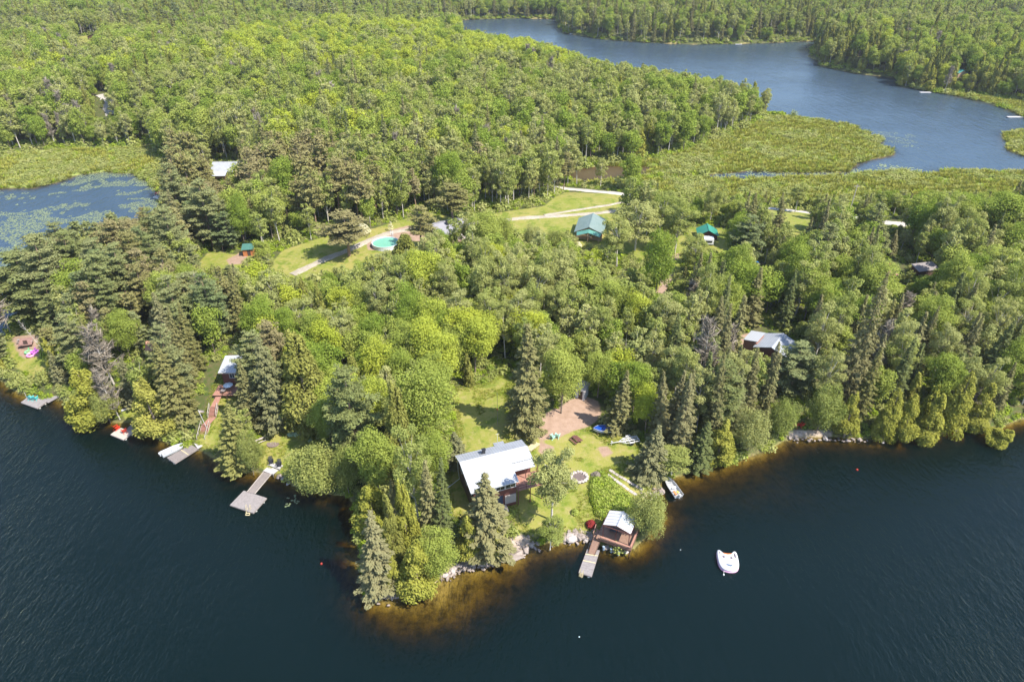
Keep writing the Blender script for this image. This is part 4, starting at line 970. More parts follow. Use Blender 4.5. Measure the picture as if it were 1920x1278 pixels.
scatter("undergrowth", CL, np.stack([X, Y, ht(X, Y)], 1), rg.integers(0, 4, len(X)), np.stack([0 * X, 0 * X, rg.uniform(0, 6.28, len(X))], 1), np.stack([e, e, e * rg.uniform(.6, 1.3, len(X))], 1),
  kind="stuff", label="low leafy undergrowth covering the ground between the trees", cat="undergrowth")
# marsh tufts
def tuft(n, h, m, w=.07, spread=.35):
    T = Tree(); a = rg.uniform(0, 6.28, n); P0 = np.stack([np.cos(a), np.sin(a), 0 * a], 1) * rg.uniform(0, spread, (n, 1)); tip = P0 * 1.8 + np.stack([rg.normal(0, .08, n), rg.normal(0, .08, n), h * rg.uniform(.6, 1.1, n)], 1)
    sd_ = np.stack([-np.sin(a), np.cos(a), 0 * a], 1) * w
    V = np.stack([P0 - sd_, P0 + sd_, tip + sd_ * .25, tip - sd_ * .25], 1).reshape(-1, 3)
    return mesh_np("tuft", V, F4=np.arange(4 * n).reshape(n, 4), mats=[FOL[m]], attrs={"tint": np.repeat(rg.uniform(0, 1, n), 4)})
TF = [tuft(26, .9, "cedar", .09, .6), tuft(22, .7, "fern", .09, .6), tuft(24, .8, "birch", .09, .6), CL[1]]
pts = []
for P in MARSH:
    lo, hi = np.maximum(P.min(0), [-330, 0]), np.minimum(P.max(0), [330, 1000]); n = int(np.prod(hi - lo) * 0.62); X = rg.uniform(lo[0], hi[0], n); Y = rg.uniform(lo[1], hi[1], n)
    k = (sdist(P, X, Y) > 0) & (landsd(X, Y) > -.3) & (np.abs(X) < .8 * (Y * CT + 44) + 5) & (vnoise(X, Y, 11, 8) + .6 * vnoise(X, Y, 4, 9) > -1.15); pts.append(np.stack([X[k], Y[k]], 1))
pts = np.concatenate(pts); X, Y = pts.T; w = rg.uniform(0, 1, len(X)) + .3 * vnoise(X, Y, 14, 12)
ix = np.where(w < .45, 0, np.where(w < .72, 1, np.where(w < .985, 2, 3))); e = rg.uniform(.8, 1.7, len(X))
scatter("marsh_grass", TF, np.stack([X, Y, np.maximum(ht(X, Y), 0) - .02], 1), ix, np.stack([0 * X, 0 * X, rg.uniform(0, 6.28, len(X))], 1), np.stack([e * 1.5, e * 1.5, e * .8], 1),
  kind="stuff", label="yellow-green marsh grass and sedge around the pond and far lake", cat="marsh grass")
# lily pads
def pads(name, boxes, label):
    VV = []
    for (P, dens, s, cov, zsh) in boxes:
        lo, hi = np.maximum(P.min(0), [-360, 0]), np.minimum(P.max(0), [330, 1200]); n = int(np.prod(hi - lo) * dens); X = rg.uniform(lo[0], hi[0], n); Y = rg.uniform(lo[1], hi[1], n)
        q = vnoise(X * .35, Y, 12, zsh) * 1.2 + .7 * vnoise(X * .6, Y, 5, zsh + 1) + .5 * vnoise(X, Y, 2, zsh + 2)
        k = inpoly(P, X, Y) & (landsd(X, Y) < -.4) & (q > cov); X, Y = X[k], Y[k]
        a = np.arange(6) * math.pi / 3; rr = s * rg.uniform(.5, 1.3, (len(X), 1)); ph = rg.uniform(0, 6, (len(X), 1))
        VV.append(np.stack([X[:, None] + rr * np.cos(a + ph), Y[:, None] + rr * np.sin(a + ph), np.tile(rg.uniform(.012, .03, (len(X), 1)), (1, 6))], 2).reshape(-1, 3))
    V = np.concatenate(VV); n = len(V) // 6; b = np.arange(n)[:, None] * 6
    F4 = np.concatenate([b + [0, 1, 2, 3], b + [0, 3, 4, 5]])
    m = MATS.get("lily") or paint("lily", (0.20, 0.235, 0.11), 0.5, 0.3, 0.5, 2)
    link(name, mesh_np(name, V, F4=F4, mats=[m]), kind="stuff", label=label, cat="lily pads")
pads("lily_pads", [(POND, 7.0, .20, .18, 40), (wpoly([(1630,245),(1700,250),(1740,262),(1730,278),(1690,275),(1655,262)]), 2.0, .2, .45, 50), (wpoly([(1300,318),(1600,300),(1740,318),(1600,332),(1320,336)]), 1.0, .4, .25, 60),
  (wpoly([(1065,325),(1240,318),(1200,335),(1070,342)]), .9, .4, .2, 70), (wpoly([(530,935),(560,925),(562,942),(535,950)]), 5, .16, .1, 80), (wpoly([(640,940),(668,930),(672,960),(645,962)]), 6, .15, .1, 90)], "yellowish green lily pads floating on the pond and shallows")
# ------------------------------------------------------------------ buildings, docks, boats and the small things
random.seed(4)
red_w = wood("red_stain", (0.17, 0.058, 0.042), (0.12, 0.042, 0.034)); redb = wood("red_boards", (0.34, 0.17, 0.125), (0.27, 0.12, 0.09))
brn_w = wood("brown_stain", (0.13, 0.07, 0.045), (0.09, 0.05, 0.035)); deckm = wood("deck_brown", (0.30, 0.18, 0.125), (0.22, 0.125, 0.09))
deckred = wood("deck_red", (0.42, 0.22, 0.16), (0.32, 0.15, 0.11)); greyw = wood("grey_boards", (0.31, 0.275, 0.265), (0.22, 0.195, 0.19)); greyd = wood("grey_boards_dark", (0.28, 0.24, 0.22), (0.2, 0.17, 0.16))
palew = wood("pale_boards", (0.50, 0.44, 0.385), (0.40, 0.35, 0.30)); yelw = wood("new_boards", (0.60, 0.50, 0.30), (0.52, 0.42, 0.24))
white = paint("white_paint", (0.60, 0.60, 0.60), 0.5, 0.12); glass = paint("window_glass", (0.02, 0.025, 0.03), 0.08, 0.2); black = paint("black_metal", (0.025, 0.025, 0.03), 0.4)
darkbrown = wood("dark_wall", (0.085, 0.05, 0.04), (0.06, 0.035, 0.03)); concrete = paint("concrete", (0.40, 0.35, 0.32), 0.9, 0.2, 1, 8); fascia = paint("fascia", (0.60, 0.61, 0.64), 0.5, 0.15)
green_m = paint("green_metal", (0.035, 0.24, 0.17), 0.45, 0.2, 0.5); teal = paint("teal_plastic", (0.10, 0.52, 0.50), 0.4, 0.12); redp = paint("red_plastic", (0.62, 0.045, 0.02), 0.4, 0.12)
mint = paint("mint_plastic", (0.38, 0.62, 0.52), 0.4, 0.1); tan = paint("tan_wall", (0.45, 0.30, 0.19), 0.8); alum = paint("aluminium", (0.55, 0.55, 0.56), 0.35, 0.15, 2, 12, 0.3); stone_m = paint("stone", (0.33, 0.27, 0.235), 0.9, 0.35, 1.2, 6)
blue_t = paint("blue_tarp", (0.008, 0.07, 0.36), 0.45, 0.3, 2, 6); soil = paint("ash", (0.16, 0.12, 0.11), 0.95, 0.35, 3, 8); foam = paint("white_foam", (0.74, 0.72, 0.68), 0.7, 0.15)
def place(t, loc, rz=0.0): t.location = loc; t.rotation_euler = (0, 0, rz); return t
def window(t, c, w, h, yaw=0.0, name="window", mull=1, fm=white):
    M_ = Matrix.Translation(c) @ Matrix.Rotation(yaw, 4, 'Z')
    f = MB(); b = 0.09
    f.box((0, 0, h / 2), (w + b * 2, 0.08, b), M_); f.box((0, 0, -h / 2), (w + b * 2, 0.08, b), M_)
    for s in (-1, 1): f.box((s * w / 2, 0, 0), (b, 0.078, h - b), M_)
    for k in range(mull): f.box((-w / 2 + w * (k + 1) / (mull + 1), -.003, 0), (0.05, 0.07, h - b), M_)
    fo = f.build(name, fm, t, local=True); p = MB(); p.box((0, 0.012, 0), (w - b, 0.03, h - b), M_); sub("pane", p, glass, fo); return fo
def roofslab(mb, x0, x1, y0, z0, y1, z1, th=0.10):
    return mb.slab([(x0, y0, z0), (x1, y0, z0), (x1, y1, z1), (x0, y1, z1)] if y0 < y1 else [(x0, y1, z1), (x1, y1, z1), (x1, y0, z0), (x0, y0, z0)], th)
def prof(mb, x0, x1, yz):                              # gable profile in Y-Z extruded along X
    n = len(yz); return mb.add([(x0, y, z) for y, z in yz] + [(x1, y, z) for y, z in yz], [tuple(range(n)), tuple(reversed(range(n, 2 * n)))] + [(i, n + i, n + (i + 1) % n, (i + 1) % n) for i in range(n)])
def rail(mb, pts, h=0.95, sp=1.4, top=0.09):
    pts = [Vector(p) for p in pts]
    for a, b in zip(pts, pts[1:]):
        n = max(1, round((b - a).length / sp)); 
        for k in range(n + 1): q = a.lerp(b, k / n); mb.beam(q, q + Vector((0, 0, h)), .08, .08)
        mb.beam(a + Vector((0, 0, h + .03)), b + Vector((0, 0, h + .03)), top, .05); mb.beam(a + Vector((0, 0, h * .5)), b + Vector((0, 0, h * .5)), .04, .07)
# --- the white-roofed house
A = W(866.4, 867.5, 8.3); yaw = R(20.2); B0 = 2.3
wroof = ribbed("white_roof_metal", (0.40, 0.41, 0.43), 20.2, 0.45, c_dirt=(.40,.41,.43)); groof = ribbed("grey_roof_metal", (0.32, 0.335, 0.37), 20.2, 0.45)
H_ = thing("house", "long cottage with white sheet-metal roof and red-brown walls on the point", "house")
w = MB(); prof(w, 0.15, 7.35, [(-5.6, -1.2), (-5.6, 4.78), (-0.05, 5.95), (2.4, 5.28), (2.4, -1.2)]); prof(w, 7.35, 11.05, [(-2.4, -1.2), (-2.4, 5.3), (-0.05, 5.93), (2.4, 5.28), (2.4, -1.2)])
w.box((7.55, 3.2, 2.1), (1.6, 1.5, 5.6)); wl = w.build("wall", red_w, H_)
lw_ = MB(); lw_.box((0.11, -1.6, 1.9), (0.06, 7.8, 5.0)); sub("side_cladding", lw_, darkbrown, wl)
r_ = MB(); roofslab(r_, -0.35, 7.6, -6.05, 4.92, 0, 6.14); roofslab(r_, 7.603, 11.4, -2.46, 5.64, 0, 6.137); roofslab(r_, 7.1, 11.35, -3.75, 4.95, -2.30, 5.42, 0.08)
ro = r_.build("roof", wroof, H_)
q = MB(); roofslab(q, -0.35, 6.7, 0.0, 6.135, 2.75, 5.42); roofslab(q, 6.703, 11.4, 0.0, 6.13, 2.75, 5.45); roofslab(q, 6.65, 8.45, 2.5, 5.25, 4.05, 4.95); q.box((3.2, 2.05, 5.66), (7.0, .08, .05)); sub("back_slope", q, groof, ro)
q = MB(); q.beam((-0.35, 0.0, 6.17), (11.4, 0.0, 6.17), 0.3, 0.05); q.beam((-.37, -6.07, 4.88), (7.62, -6.07, 4.88), .06, .16); q.beam((-.39, -6.05, 4.86), (-.39, 0, 6.08), .05, .16); q.beam((-.39, 2.75, 5.36), (-.39, 0, 6.08), .05, .16); sub("ridge_cap", q, fascia, ro)
q = MB(); q.box((4.1, 1.25, 6.25), (0.5, 0.42, 0.7)); q.box((4.1, 1.25, 6.66), (.66, .55, .1)); q.tube([(3.6, 1.0, 6.0), (3.6, 1.0, 6.35)], .07); q.build("chimney", black, H_)
q = MB(); q.tube([(7.2, 3.2, 4.9), (7.2, 3.2, 7.6)], .03, 5); q.beam((6.9, 3.2, 7.5), (7.5, 3.2, 7.5), .03, .03); q.build("antenna", white, H_)
window(H_, (4.6, -5.64, 3.9), 1.5, .75); window(H_, (6.35, -5.64, 3.95), 1.7, .8)
for x in (8.15, 9.3, 10.4): window(H_, (x, -2.44, 4.25), .95, 1.0)
for y in (-4.2, -1.8, 1.0): window(H_, (0.05, y, 3.5), 1.0, .7, R(90))
q = MB(); q.box((4.55, -5.66, 1.3), (.95, .09, 2.0)); q.build("door", paint("blue_door", (0.03, 0.05, 0.10), .5), H_)
q = MB(); q.box((6.3, -5.70, 1.2), (1.9, .16, 1.75)); q.build("lattice_panel", concrete, H_)
q = MB(); q.box((4.7, -6.5, .05), (1.6, 1.5, .3)); q.build("door_slab", concrete, H_)
q = MB(); q.planks((7.45, -6.0, 2.75), (11.9, -6.0, 2.75), (11.9, -2.5, 2.75), (7.45, -2.5, 2.75), 18, .06)
dk = q.build("deck", deckred, H_); q = MB(); rail(q, [(7.5, -5.95, 2.75), (11.85, -5.95, 2.75), (11.85, -3.0, 2.75)])
for x in (7.6, 9.7, 11.8): q.beam((x, -5.8, -.8), (x, -5.8, 2.7), .14, .14); q.beam((x, -3.65, 2.75), (x, -3.65, 4.98), .1, .1)
sub("railing", q, red_w, dk)
q = MB(); q.tube([(-.1, 2.5, 5.3), (-.1, 2.5, 2.0), (-.1, 1.9, .9), (-2.6, .6, .75)], .06, 6); q.build("downpipe", white, H_)
place(H_, (A.x, A.y, B0), yaw)
t = thing("ramp", "beige boarded ramp leading to the end of the white-roofed house", "ramp"); q = MB(); a, b = G(990, 850), G(1008, 832)
d = (b - a).normalized(); n_ = Vector((-d.y, d.x, 0)); q.planks(a + n_ * .55 + Vector((0, 0, .9)), a - n_ * .55 + Vector((0, 0, .9)), b - n_ * .55 + Vector((0, 0, .3)), b + n_ * .55 + Vector((0, 0, .3)), 12)
q.build("boards", yelw, t); q = MB(); q.beam(a + n_ * .5 + Vector((0, 0, .8)), b + n_ * .5 + Vector((0, 0, .2)), .08, .14); q.beam(a - n_ * .5 + Vector((0, 0, .8)), b - n_ * .5 + Vector((0, 0, .2)), .08, .14); q.build("stringer", palew, t)
# --- lake gazebo on its deck
A = W(1133, 977, 4.9); yaw = R(-25.5)
g = thing("gazebo", "open gazebo with white panel roof on a red-brown deck over the shore", "gazebo")
clearr = paint("milky_panel", (0.52, 0.53, 0.54), 0.35, 0.05)
q = MB(); roofslab(q, 0, 0, 0, 0, 0, 0, 0) if False else None
for i in range(5):
    y0 = -0.15 + i * .66; y1 = y0 + .60
    q.slab([(-.1, y0, 2.6), (2.0, y0, 3.28), (2.0, y1, 3.28), (-.1, y1, 2.6)], .03); q.slab([(2.12, y0, 3.28), (4.3, y0, 2.6), (4.3, y1, 2.6), (2.12, y1, 3.28)], .03)
rf = q.build("roof", clearr, g)
q = MB(); q.beam((2.06, -.2, 3.30), (2.06, 3.2, 3.30), .18, .06); sub("ridge_cap", q, paint("grey_cap", (.25, .27, .32), .5), rf)
q = MB()
for i in range(6): y = -.18 + i * .66; q.beam((-.1, y, 2.55), (2.06, y, 3.23), .05, .08); q.beam((4.3, y, 2.55), (2.06, y, 3.23), .05, .08)
q.beam((-.1, -.2, 2.52), (-.1, 3.2, 2.52), .08, .12); q.beam((4.3, -.2, 2.52), (4.3, 3.2, 2.52), .08, .12); q.beam((-.1, -.2, 2.45), (4.3, -.2, 2.45), .08, .1); q.beam((-.1, 3.2, 2.45), (4.3, 3.2, 2.45), .08, .1)
sub("rafter", q, red_w, rf)
for x, y in ((0, 0), (2.05, 0), (4.15, 0), (0, 3.05), (4.15, 3.05)): q = MB(); q.beam((x, y - .1, 0), (x, y - .1, 2.45), .11, .11); q.build("post", red_w, g)
q = MB(); q.planks((-.8, -.9, 0), (4.75, -.9, 0), (4.75, 4.3, 0), (-.8, 4.3, 0), 34, .05, .08)
dk = q.build("deck", deckm, g); q = MB(); q.beam((-.8, -.93, -.18), (4.8, -.93, -.18), .08, .3); q.beam((4.79, -.9, -.18), (4.79, 4.3, -.18), .08, .3); q.beam((-.84, -.9, -.18), (-.84, 4.3, -.18), .08, .3); q.beam((-.8, 1.5, -.2), (4.7, 1.5, -.2), .08, .25); sub("joist", q, brn_w, dk)
for x, y in ((-.6, -.7), (2, -.7), (4.6, -.7), (4.6, 3.6), (-.6, 3), (2, 1.4)): q = MB(); q.beam((x, y, -2.2), (x, y, -.06), .16, .16); q.build("support_post", brn_w, g)
q = MB(); rail(q, [(-.1, -.85, 0), (4.7, -.85, 0), (4.7, 4.25, 0)], .55, 1.3, .25); q.build("railing", deckred, g)
q = MB(); q.box((1.3, 1.6, .38), (1.3, .8, .06)); 
for sx in (-.55, .55):
    for sy in (-.3, .3): q.beam((1.3 + sx, 1.6 + sy, 0), (1.3 + sx, 1.6 + sy, .36), .06, .06)
place(g, (A.x, A.y, 1.75), yaw); q.build("outdoor_table", black, g) if False else None
tt = thing("outdoor_table", "dark low table in the shade under the gazebo roof", "table"); q.build("table_top", black, tt); MM = Matrix.Translation((A.x, A.y, 1.75)) @ Matrix.Rotation(yaw, 4, 'Z'); place(tt, tuple(MM @ Vector((0, 0, 0.003))), yaw)
for k, (x, y) in enumerate(((.6, -1.25), (1.8, -1.15), (3.0, -1.2))):
    p_ = MM @ Vector((x, y + .2, -1.2)); q = MB(); q.tube([(0, 0, -.35), (0, 0, .35)], [.2, .2], 10); c_ = thing("barrel", ["left pale blue drum under the gazebo deck", "middle pale blue drum under the gazebo deck", "right pale blue drum under the gazebo deck"][k], "drum", group="drums under the gazebo"); q.build("drum_body", paint("drum_blue", (.30, .38, .46), .5), c_); place(c_, (p_.x, p_.y, .35))
# gangway and dock
def px4(pts, z): return [W(u, v, z_) for (u, v), z_ in zip(pts, z if isinstance(z, (list, tuple)) else [z] * 4)]
t = thing("gangway", "brown boarded gangway sloping from the gazebo deck to the grey dock", "gangway")
a, b, c, d = px4([(1113, 1007), (1126, 1013), (1115, 1040), (1103, 1036)], [1.25, 1.25, .55, .55]); q = MB(); q.planks(a, b, c, d, 16, .05); q.build("boards", deckm, t)
q = MB(); q.beam(a, d, .07, .12); q.beam(b, c, .07, .12); q.build("stringer", brn_w, t)
q = MB(); a2 = W(1116, 1005, 1.3); q.tube([a + Vector((-.1, 0, 0)), a + Vector((-.1, 0, 1.0)), d + Vector((-.1, 0, .9)), d + Vector((-.1, 0, 0))], .035, 6); q.build("handrail", black, t)
t = thing("steps", "brown wooden steps between gazebo deck and gangway", "steps"); q = MB(); q.planks(W(1119, 990, 1.75), W(1126, 996, 1.75), W(1124, 1010, 1.3), W(1113, 1006, 1.3), 5, .06); q.build("tread", deckm, t)
q = MB(); rail(q, [W(1117, 990, 1.75), W(1112, 1006, 1.3)], .9, 3.0); q.build("railing", deckred, t)
def dock(name, label, quad, n, z=.45, m=greyw, ladder=None, barrels=True, joints=(), posts=()):
    t = thing(name, label, "dock"); a, b, c, d = px4(quad, z); q = MB(); q.planks(a, b, c, d, n, .06, .10, .012); p = q.build("boards", m, t)
    q = MB(); q.beam(a - Vector((0, 0, .14)), d - Vector((0, 0, .14)), .08, .18); q.beam(b - Vector((0, 0, .14)), c - Vector((0, 0, .14)), .08, .18); q.beam(d - Vector((0, 0, .14)), c - Vector((0, 0, .14)), .08, .18); q.beam(a - Vector((0, 0, .14)), b - Vector((0, 0, .14)), .08, .18); q.build("frame", greyd, t)
    for j in joints: e, f = a.lerp(d, j), b.lerp(c, j); q = MB(); q.beam(e + Vector((0, 0, .02)), f + Vector((0, 0, .02)), .16, .05); q.build("cross_board", yelw, t)
    if barrels:
        for s in (.2, .8):
            for r0, r1 in ((a, b), (d, c)): k = r0.lerp(r1, .2 if s < .5 else .8); q = MB(); q.tube([k + Vector((0, 0, -.35)), k.lerp((a + c) / 2, .25) + Vector((0, 0, -.35))], .16, 8); q.build("float_drum", foam, t)
    for (u, v, h) in posts: k = W(u, v, z); q = MB(); q.tube([k + Vector((0, 0, -2)), k + Vector((0, 0, h))], .05, 6); q.build("post", palew, t)
    if ladder:
        (u0, v0), (u1, v1) = ladder; k0, k1 = W(u0, v0, z + .05), W(u1, v1, .1); q = MB(); dd = (k1 - k0).normalized(); nn = Vector((-dd.y, dd.x, 0)) * .32
        for s in (-1, 1): q.beam(k0 + nn * s, k1 + nn * s - Vector((0, 0, .5)), .07, .12); q.tube([k0 + nn * s, k0 + nn * s + Vector((0, 0, .8)), k0 + nn * s + dd * .5 + Vector((0, 0, .75)), k0 + nn * s + dd * .6], .035, 5)
        for i in range(6): e = k0.lerp(k1 - Vector((0, 0, .45)), (i + .5) / 6); q.beam(e - nn, e + nn, .16, .05)
        q.build("ladder", yelw, t)
    return t
dock("dock", "grey board dock at the end of the brown gangway", [(1101, 1029), (1124, 1031), (1109, 1080), (1085, 1072)], 22, joints=(.22, .5), ladder=((1091, 1074), (1088, 1081)))
dock("dock", "big square grey dock platform at the end of the long walkway", [(431, 946), (457, 919), (500, 933), (475, 961)], 26, ladder=((467, 952), (461, 971)), joints=())
t = thing("dock_walkway", "narrow grey walkway joining the big square platform to the shore", "walkway"); q = MB(); a, b, c, d = px4([(494, 884), (509, 888), (478, 925), (463, 922)], [.6, .6, .53, .53]); q.planks(a, b, c, d, 34, .05, .08); q.build("boards", greyd, t); q = MB(); q.beam(a, d, .09, .12); q.beam(b, c, .09, .12); q.build("stringer", palew, t)
pale = paint("pale_deck", (0.46, 0.435, 0.425), .7, .12)
for lab, qd, z in (("pale landing slab between walkway and upper slab", [(493, 882), (504, 873), (524, 879), (512, 889)], .66), ("pale upper landing slab carrying two dark lounge seats", [(502, 871), (510, 864), (533, 870), (524, 879)], .95)):
    t = thing("landing_deck", lab, "landing deck"); q = MB(); a, b, c, d = px4(qd, z); q.planks(a, b, c, d, 9, .08, .04); q.build("boards", pale, t); q = MB()
    for p_ in (a, b, c, d): q.beam(p_ - Vector((0, 0, 1)), p_ - Vector((0, 0, .09)), .12, .12)
    q.build("support_post", greyd, t)
# chairs
def chair(mat, label, loc, rz, group, name="adirondack_chair"):
    t = thing(name, label, "chair", group=group)
    q = MB()
    for i in range(5): q.box((0, -.30 + i * .13, .36 - i * .018), (.56, .11, .03))
    q.build("seat", mat, t); q = MB()
    for i in range(5): x = (i - 2) * .115; h = .95 - abs(i - 2) * .05; q.beam((x * .85, .26, .28), (x * 1.15, .26 + .34 * h, .28 + h * .82), .10, .025, (0, 1, 0))
    q.build("backrest", mat, t)
    for s in (-1, 1): q = MB(); q.box((s * .34, -.03, .58), (.13, .72, .03)); q.build("armrest", mat, t)
    for s in (-1, 1):
        q = MB(); q.beam((s * .30, -.30, 0), (s * .30, -.30, .56), .05, .09); q.build("leg", mat, t)
        q = MB(); q.beam((s * .28, -.3, .30), (s * .28, .55, .02), .04, .11); q.build("leg", mat, t)
    place(t, loc, rz); return t
for (u, v, z, rz, m, lab, gr) in (
  (220, 804, .47, 2.6, redp, "left red deck chair on the small grey dock", "red deck chairs on the dock"), (234, 810, .47, 3.9, redp, "right red deck chair on the small grey dock", "red deck chairs on the dock"),
  (59, 748, .47, 3.1, teal, "left turquoise deck chair on the far left dock", "turquoise deck chairs"), (67, 749, .47, 3.3, teal, "right turquoise deck chair on the far left dock", "turquoise deck chairs"),
  (509, 868, .97, .4, black, "left dark seat on the pale landing slab", "dark seats on the landing"), (524, 873, .97, .2, black, "right dark seat on the pale landing slab", "dark seats on the landing"),
  (1036, 822, None, 2.4, mint, "left mint garden chair at the edge of the bare earth", "mint chairs"), (1045, 820, None, 2.8, mint, "right mint garden chair at the edge of the bare earth", "mint chairs"),
  (1491, 800, None, 2.8, redp, "left dark red chair between the shore bushes", "red shore chairs"), (1502, 799, None, 3.5, redp, "right dark red chair between the shore bushes", "red shore chairs")):
    p_ = W(u, v, z) if z else G(u, v, .01); s_ = chair(m, lab, p_, rz, gr); s_.scale = (1.15,) * 3
dock("dock", "small square pale dock with two red chairs", [(207, 814), (224, 801), (252, 809), (231, 824)], 14, m=palew)
t = thing("dock_walkway", "short grey walkway behind the dock with red chairs", "walkway"); q = MB(); q.planks(*px4([(258, 784), (265, 789), (247, 808), (238, 804)], .5), 16); q.build("boards", greyw, t); q = MB(); q.beam(W(258, 784, .4), W(238, 804, .4), .08, .14); q.beam(W(265, 789, .4), W(247, 808, .4), .08, .14); q.build("stringer", greyd, t)
dock("dock", "grey dock on the far left with two turquoise chairs", [(39, 754), (56, 741), (88, 752), (70, 765)], 14, posts=((50, 745, 1.3),))
t = thing("dock_walkway", "grey walkway behind the far left dock", "walkway"); q = MB(); q.planks(*px4([(101, 737), (112, 743), (90, 755), (80, 750)], .5), 12); q.build("boards", greyw, t); q = MB(); q.beam(W(101, 737, .4), W(80, 750, .4), .08, .14); q.beam(W(112, 743, .4), W(90, 755, .4), .08, .14); q.build("stringer", greyd, t)
dock("dock", "long grey dock below the red stairs with an aluminium boat tied alongside", [(358, 833), (371, 841), (328, 868), (313, 857)], 30, m=greyd, joints=(.42,))
t = thing("landing_deck", "whitish landing at the foot of the red stairs", "landing deck"); q = MB(); q.planks(*px4([(361, 827), (374, 821), (384, 833), (371, 841)], .62), 10, .06); q.build("boards", pale, t); q = MB()
for u, v in ((362, 828), (374, 823), (382, 833), (371, 840)): q.beam(W(u, v, .5) - Vector((0, 0, 1.0)), W(u, v, .5), .1, .1)
q.build("support_post", greyd, t)
# --- boats
def boat(label, loc, rz, L=4.4, B_=1.6, hull=alum, inner=alum, cover=None, motor=True, name="motorboat", cat="motorboat", H=.62):
    t = thing(name, label, cat); N = 12; V, F_ = [], []
    def sec(i, k=1.0, zb=0.0):
        s = i / (N - 1); hw = B_ / 2 * (1 - max(0, (s - .45) / .55) ** 2.2) * k + .02; z = H * (1 + .25 * s * s)
        return [(-hw, s * L, z), (-hw * .86, s * L, .16 + zb + .25 * s ** 3), (0, s * L, .02 + zb + .45 * s ** 4), (hw * .86, s * L, .16 + zb + .25 * s ** 3), (hw, s * L, z)]
    for i in range(N): V += sec(i)
    for i in range(N - 1):
        for j in range(4): a = i * 5 + j; F_.append((a, a + 1, a + 6, a + 5))
    F_.append((4, 3, 2, 1, 0)); q = MB(); q.add(V, F_); h = q.build("hull", hull, t, smooth=False)
    V, F_ = [], []
    for i in range(N): V += [(x * .93, y * .985 + .03, z + (0.0 if z > H * .9 else .06)) for x, y, z in sec(i)]
    for i in range(N - 1):
        for j in range(4): a = i * 5 + j; F_.append((a, a + 5, a + 6, a + 1))
    F_.append((0, 1, 2, 3, 4)); q = MB(); q.add(V, F_); sub("lining", q, inner, h)
    q = MB(); o_, i_ = [Vector(sec(i)[0]) for i in range(N)], [Vector(sec(i)[4]) for i in range(N)]
    q.tube([p + Vector((0, 0, .02)) for p in o_], .035, 5); q.tube([p + Vector((0, 0, .02)) for p in i_], .035, 5); sub("gunwale", q, fascia, h)
    if cover is None:
        for s in (.18, .45, .7): q = MB(); hw = B_ / 2 * (1 - max(0, (s - .45) / .55) ** 2.2) * .88; q.box((0, s * L, H * .62), (hw * 2, .32, .06)); q.build("seat", hull if s != .45 else fascia, t)
    else:
        V, F_ = [], []
        for i in range(N):
            a = sec(i); V += [(a[0][0] * 1.04, a[0][1], a[0][2] - .15), (a[0][0] * .9, a[0][1], a[0][2] + .07), (0, a[0][1], a[0][2] + .28 - .1 * (i % 3)), (a[4][0] * .9, a[0][1], a[0][2] + .07), (a[4][0] * 1.04, a[0][1], a[0][2] - .15)]
        for i in range(N - 1):
            for j in range(4): a = i * 5 + j; F_.append((a, a + 5, a + 6, a + 1))
        q = MB(); q.add(V, F_); q.build("cover", cover, t)
    if motor:
        q = MB(); q.box((0, -.22, H + .28), (.3, .42, .34)); q.box((0, -.2, H - .1), (.16, .16, .6)); q.tube([(0, -.2, H + .2), (0, .4, H + .35)], .03, 5); q.build("outboard_motor", white if cover is None else black, t, bevel=.03)
    place(t, loc, rz); return t
def yaw_of(a, b): d = b - a; return math.atan2(-d.x, d.y)
a, b = W(1273, 930, .4), W(1247, 893, .4)
bt = boat("grey aluminium motorboat with orange item inside, nosed up on the beach", (a.x, a.y, -.02), yaw_of(a, b), (b - a).length, 1.65)
for c_, s_, m_ in (((-.25, .9, .45), (.35, .9, .12), paint("orange_vest", (.75, .25, .08), .7)), ((.3, .95, .42), (.3, .5, .12), paint("yellow_gear", (.55, .50, .06), .7)), ((.1, 2.1, .45), (.7, .35, .2), fascia)):
    q = MB(); q.box(c_, s_); o = sub("gear", q, m_, bt)
a, b = W(303, 852, .4), W(349, 832, .4); boat("white and grey aluminium boat tied along the dock below the stairs", (a.x, a.y, -.05), yaw_of(a, b), (b - a).length, 1.6, hull=paint("pale_boat", (.62, .64, .64), .4))
a, b = G(1143, 810), G(1112, 811); boat("boat under a bright blue tarp parked at the edge of the bare earth", (a.x, a.y, a.z + .35), yaw_of(a, b), (b - a).length, 1.75, hull=fascia, cover=blue_t, motor=False, name="covered_boat", cat="covered boat", H=.7)
t = thing("boat_stand", "dark wooden trestle under the blue covered boat", "trestle"); q = MB()
for s in (.25, .75): p_ = a.lerp(b, s); q.beam(p_ + Vector((0, -.8, .3)), p_ + Vector((0, .8, .3)), .12, .12); q.beam(p_ + Vector((0, -.7, -.1)), p_ + Vector((0, -.7, .3)), .1, .1); q.beam(p_ + Vector((0, .7, -.1)), p_ + Vector((0, .7, .3)), .1, .1)
q.build("trestle_beam", brn_w, t)
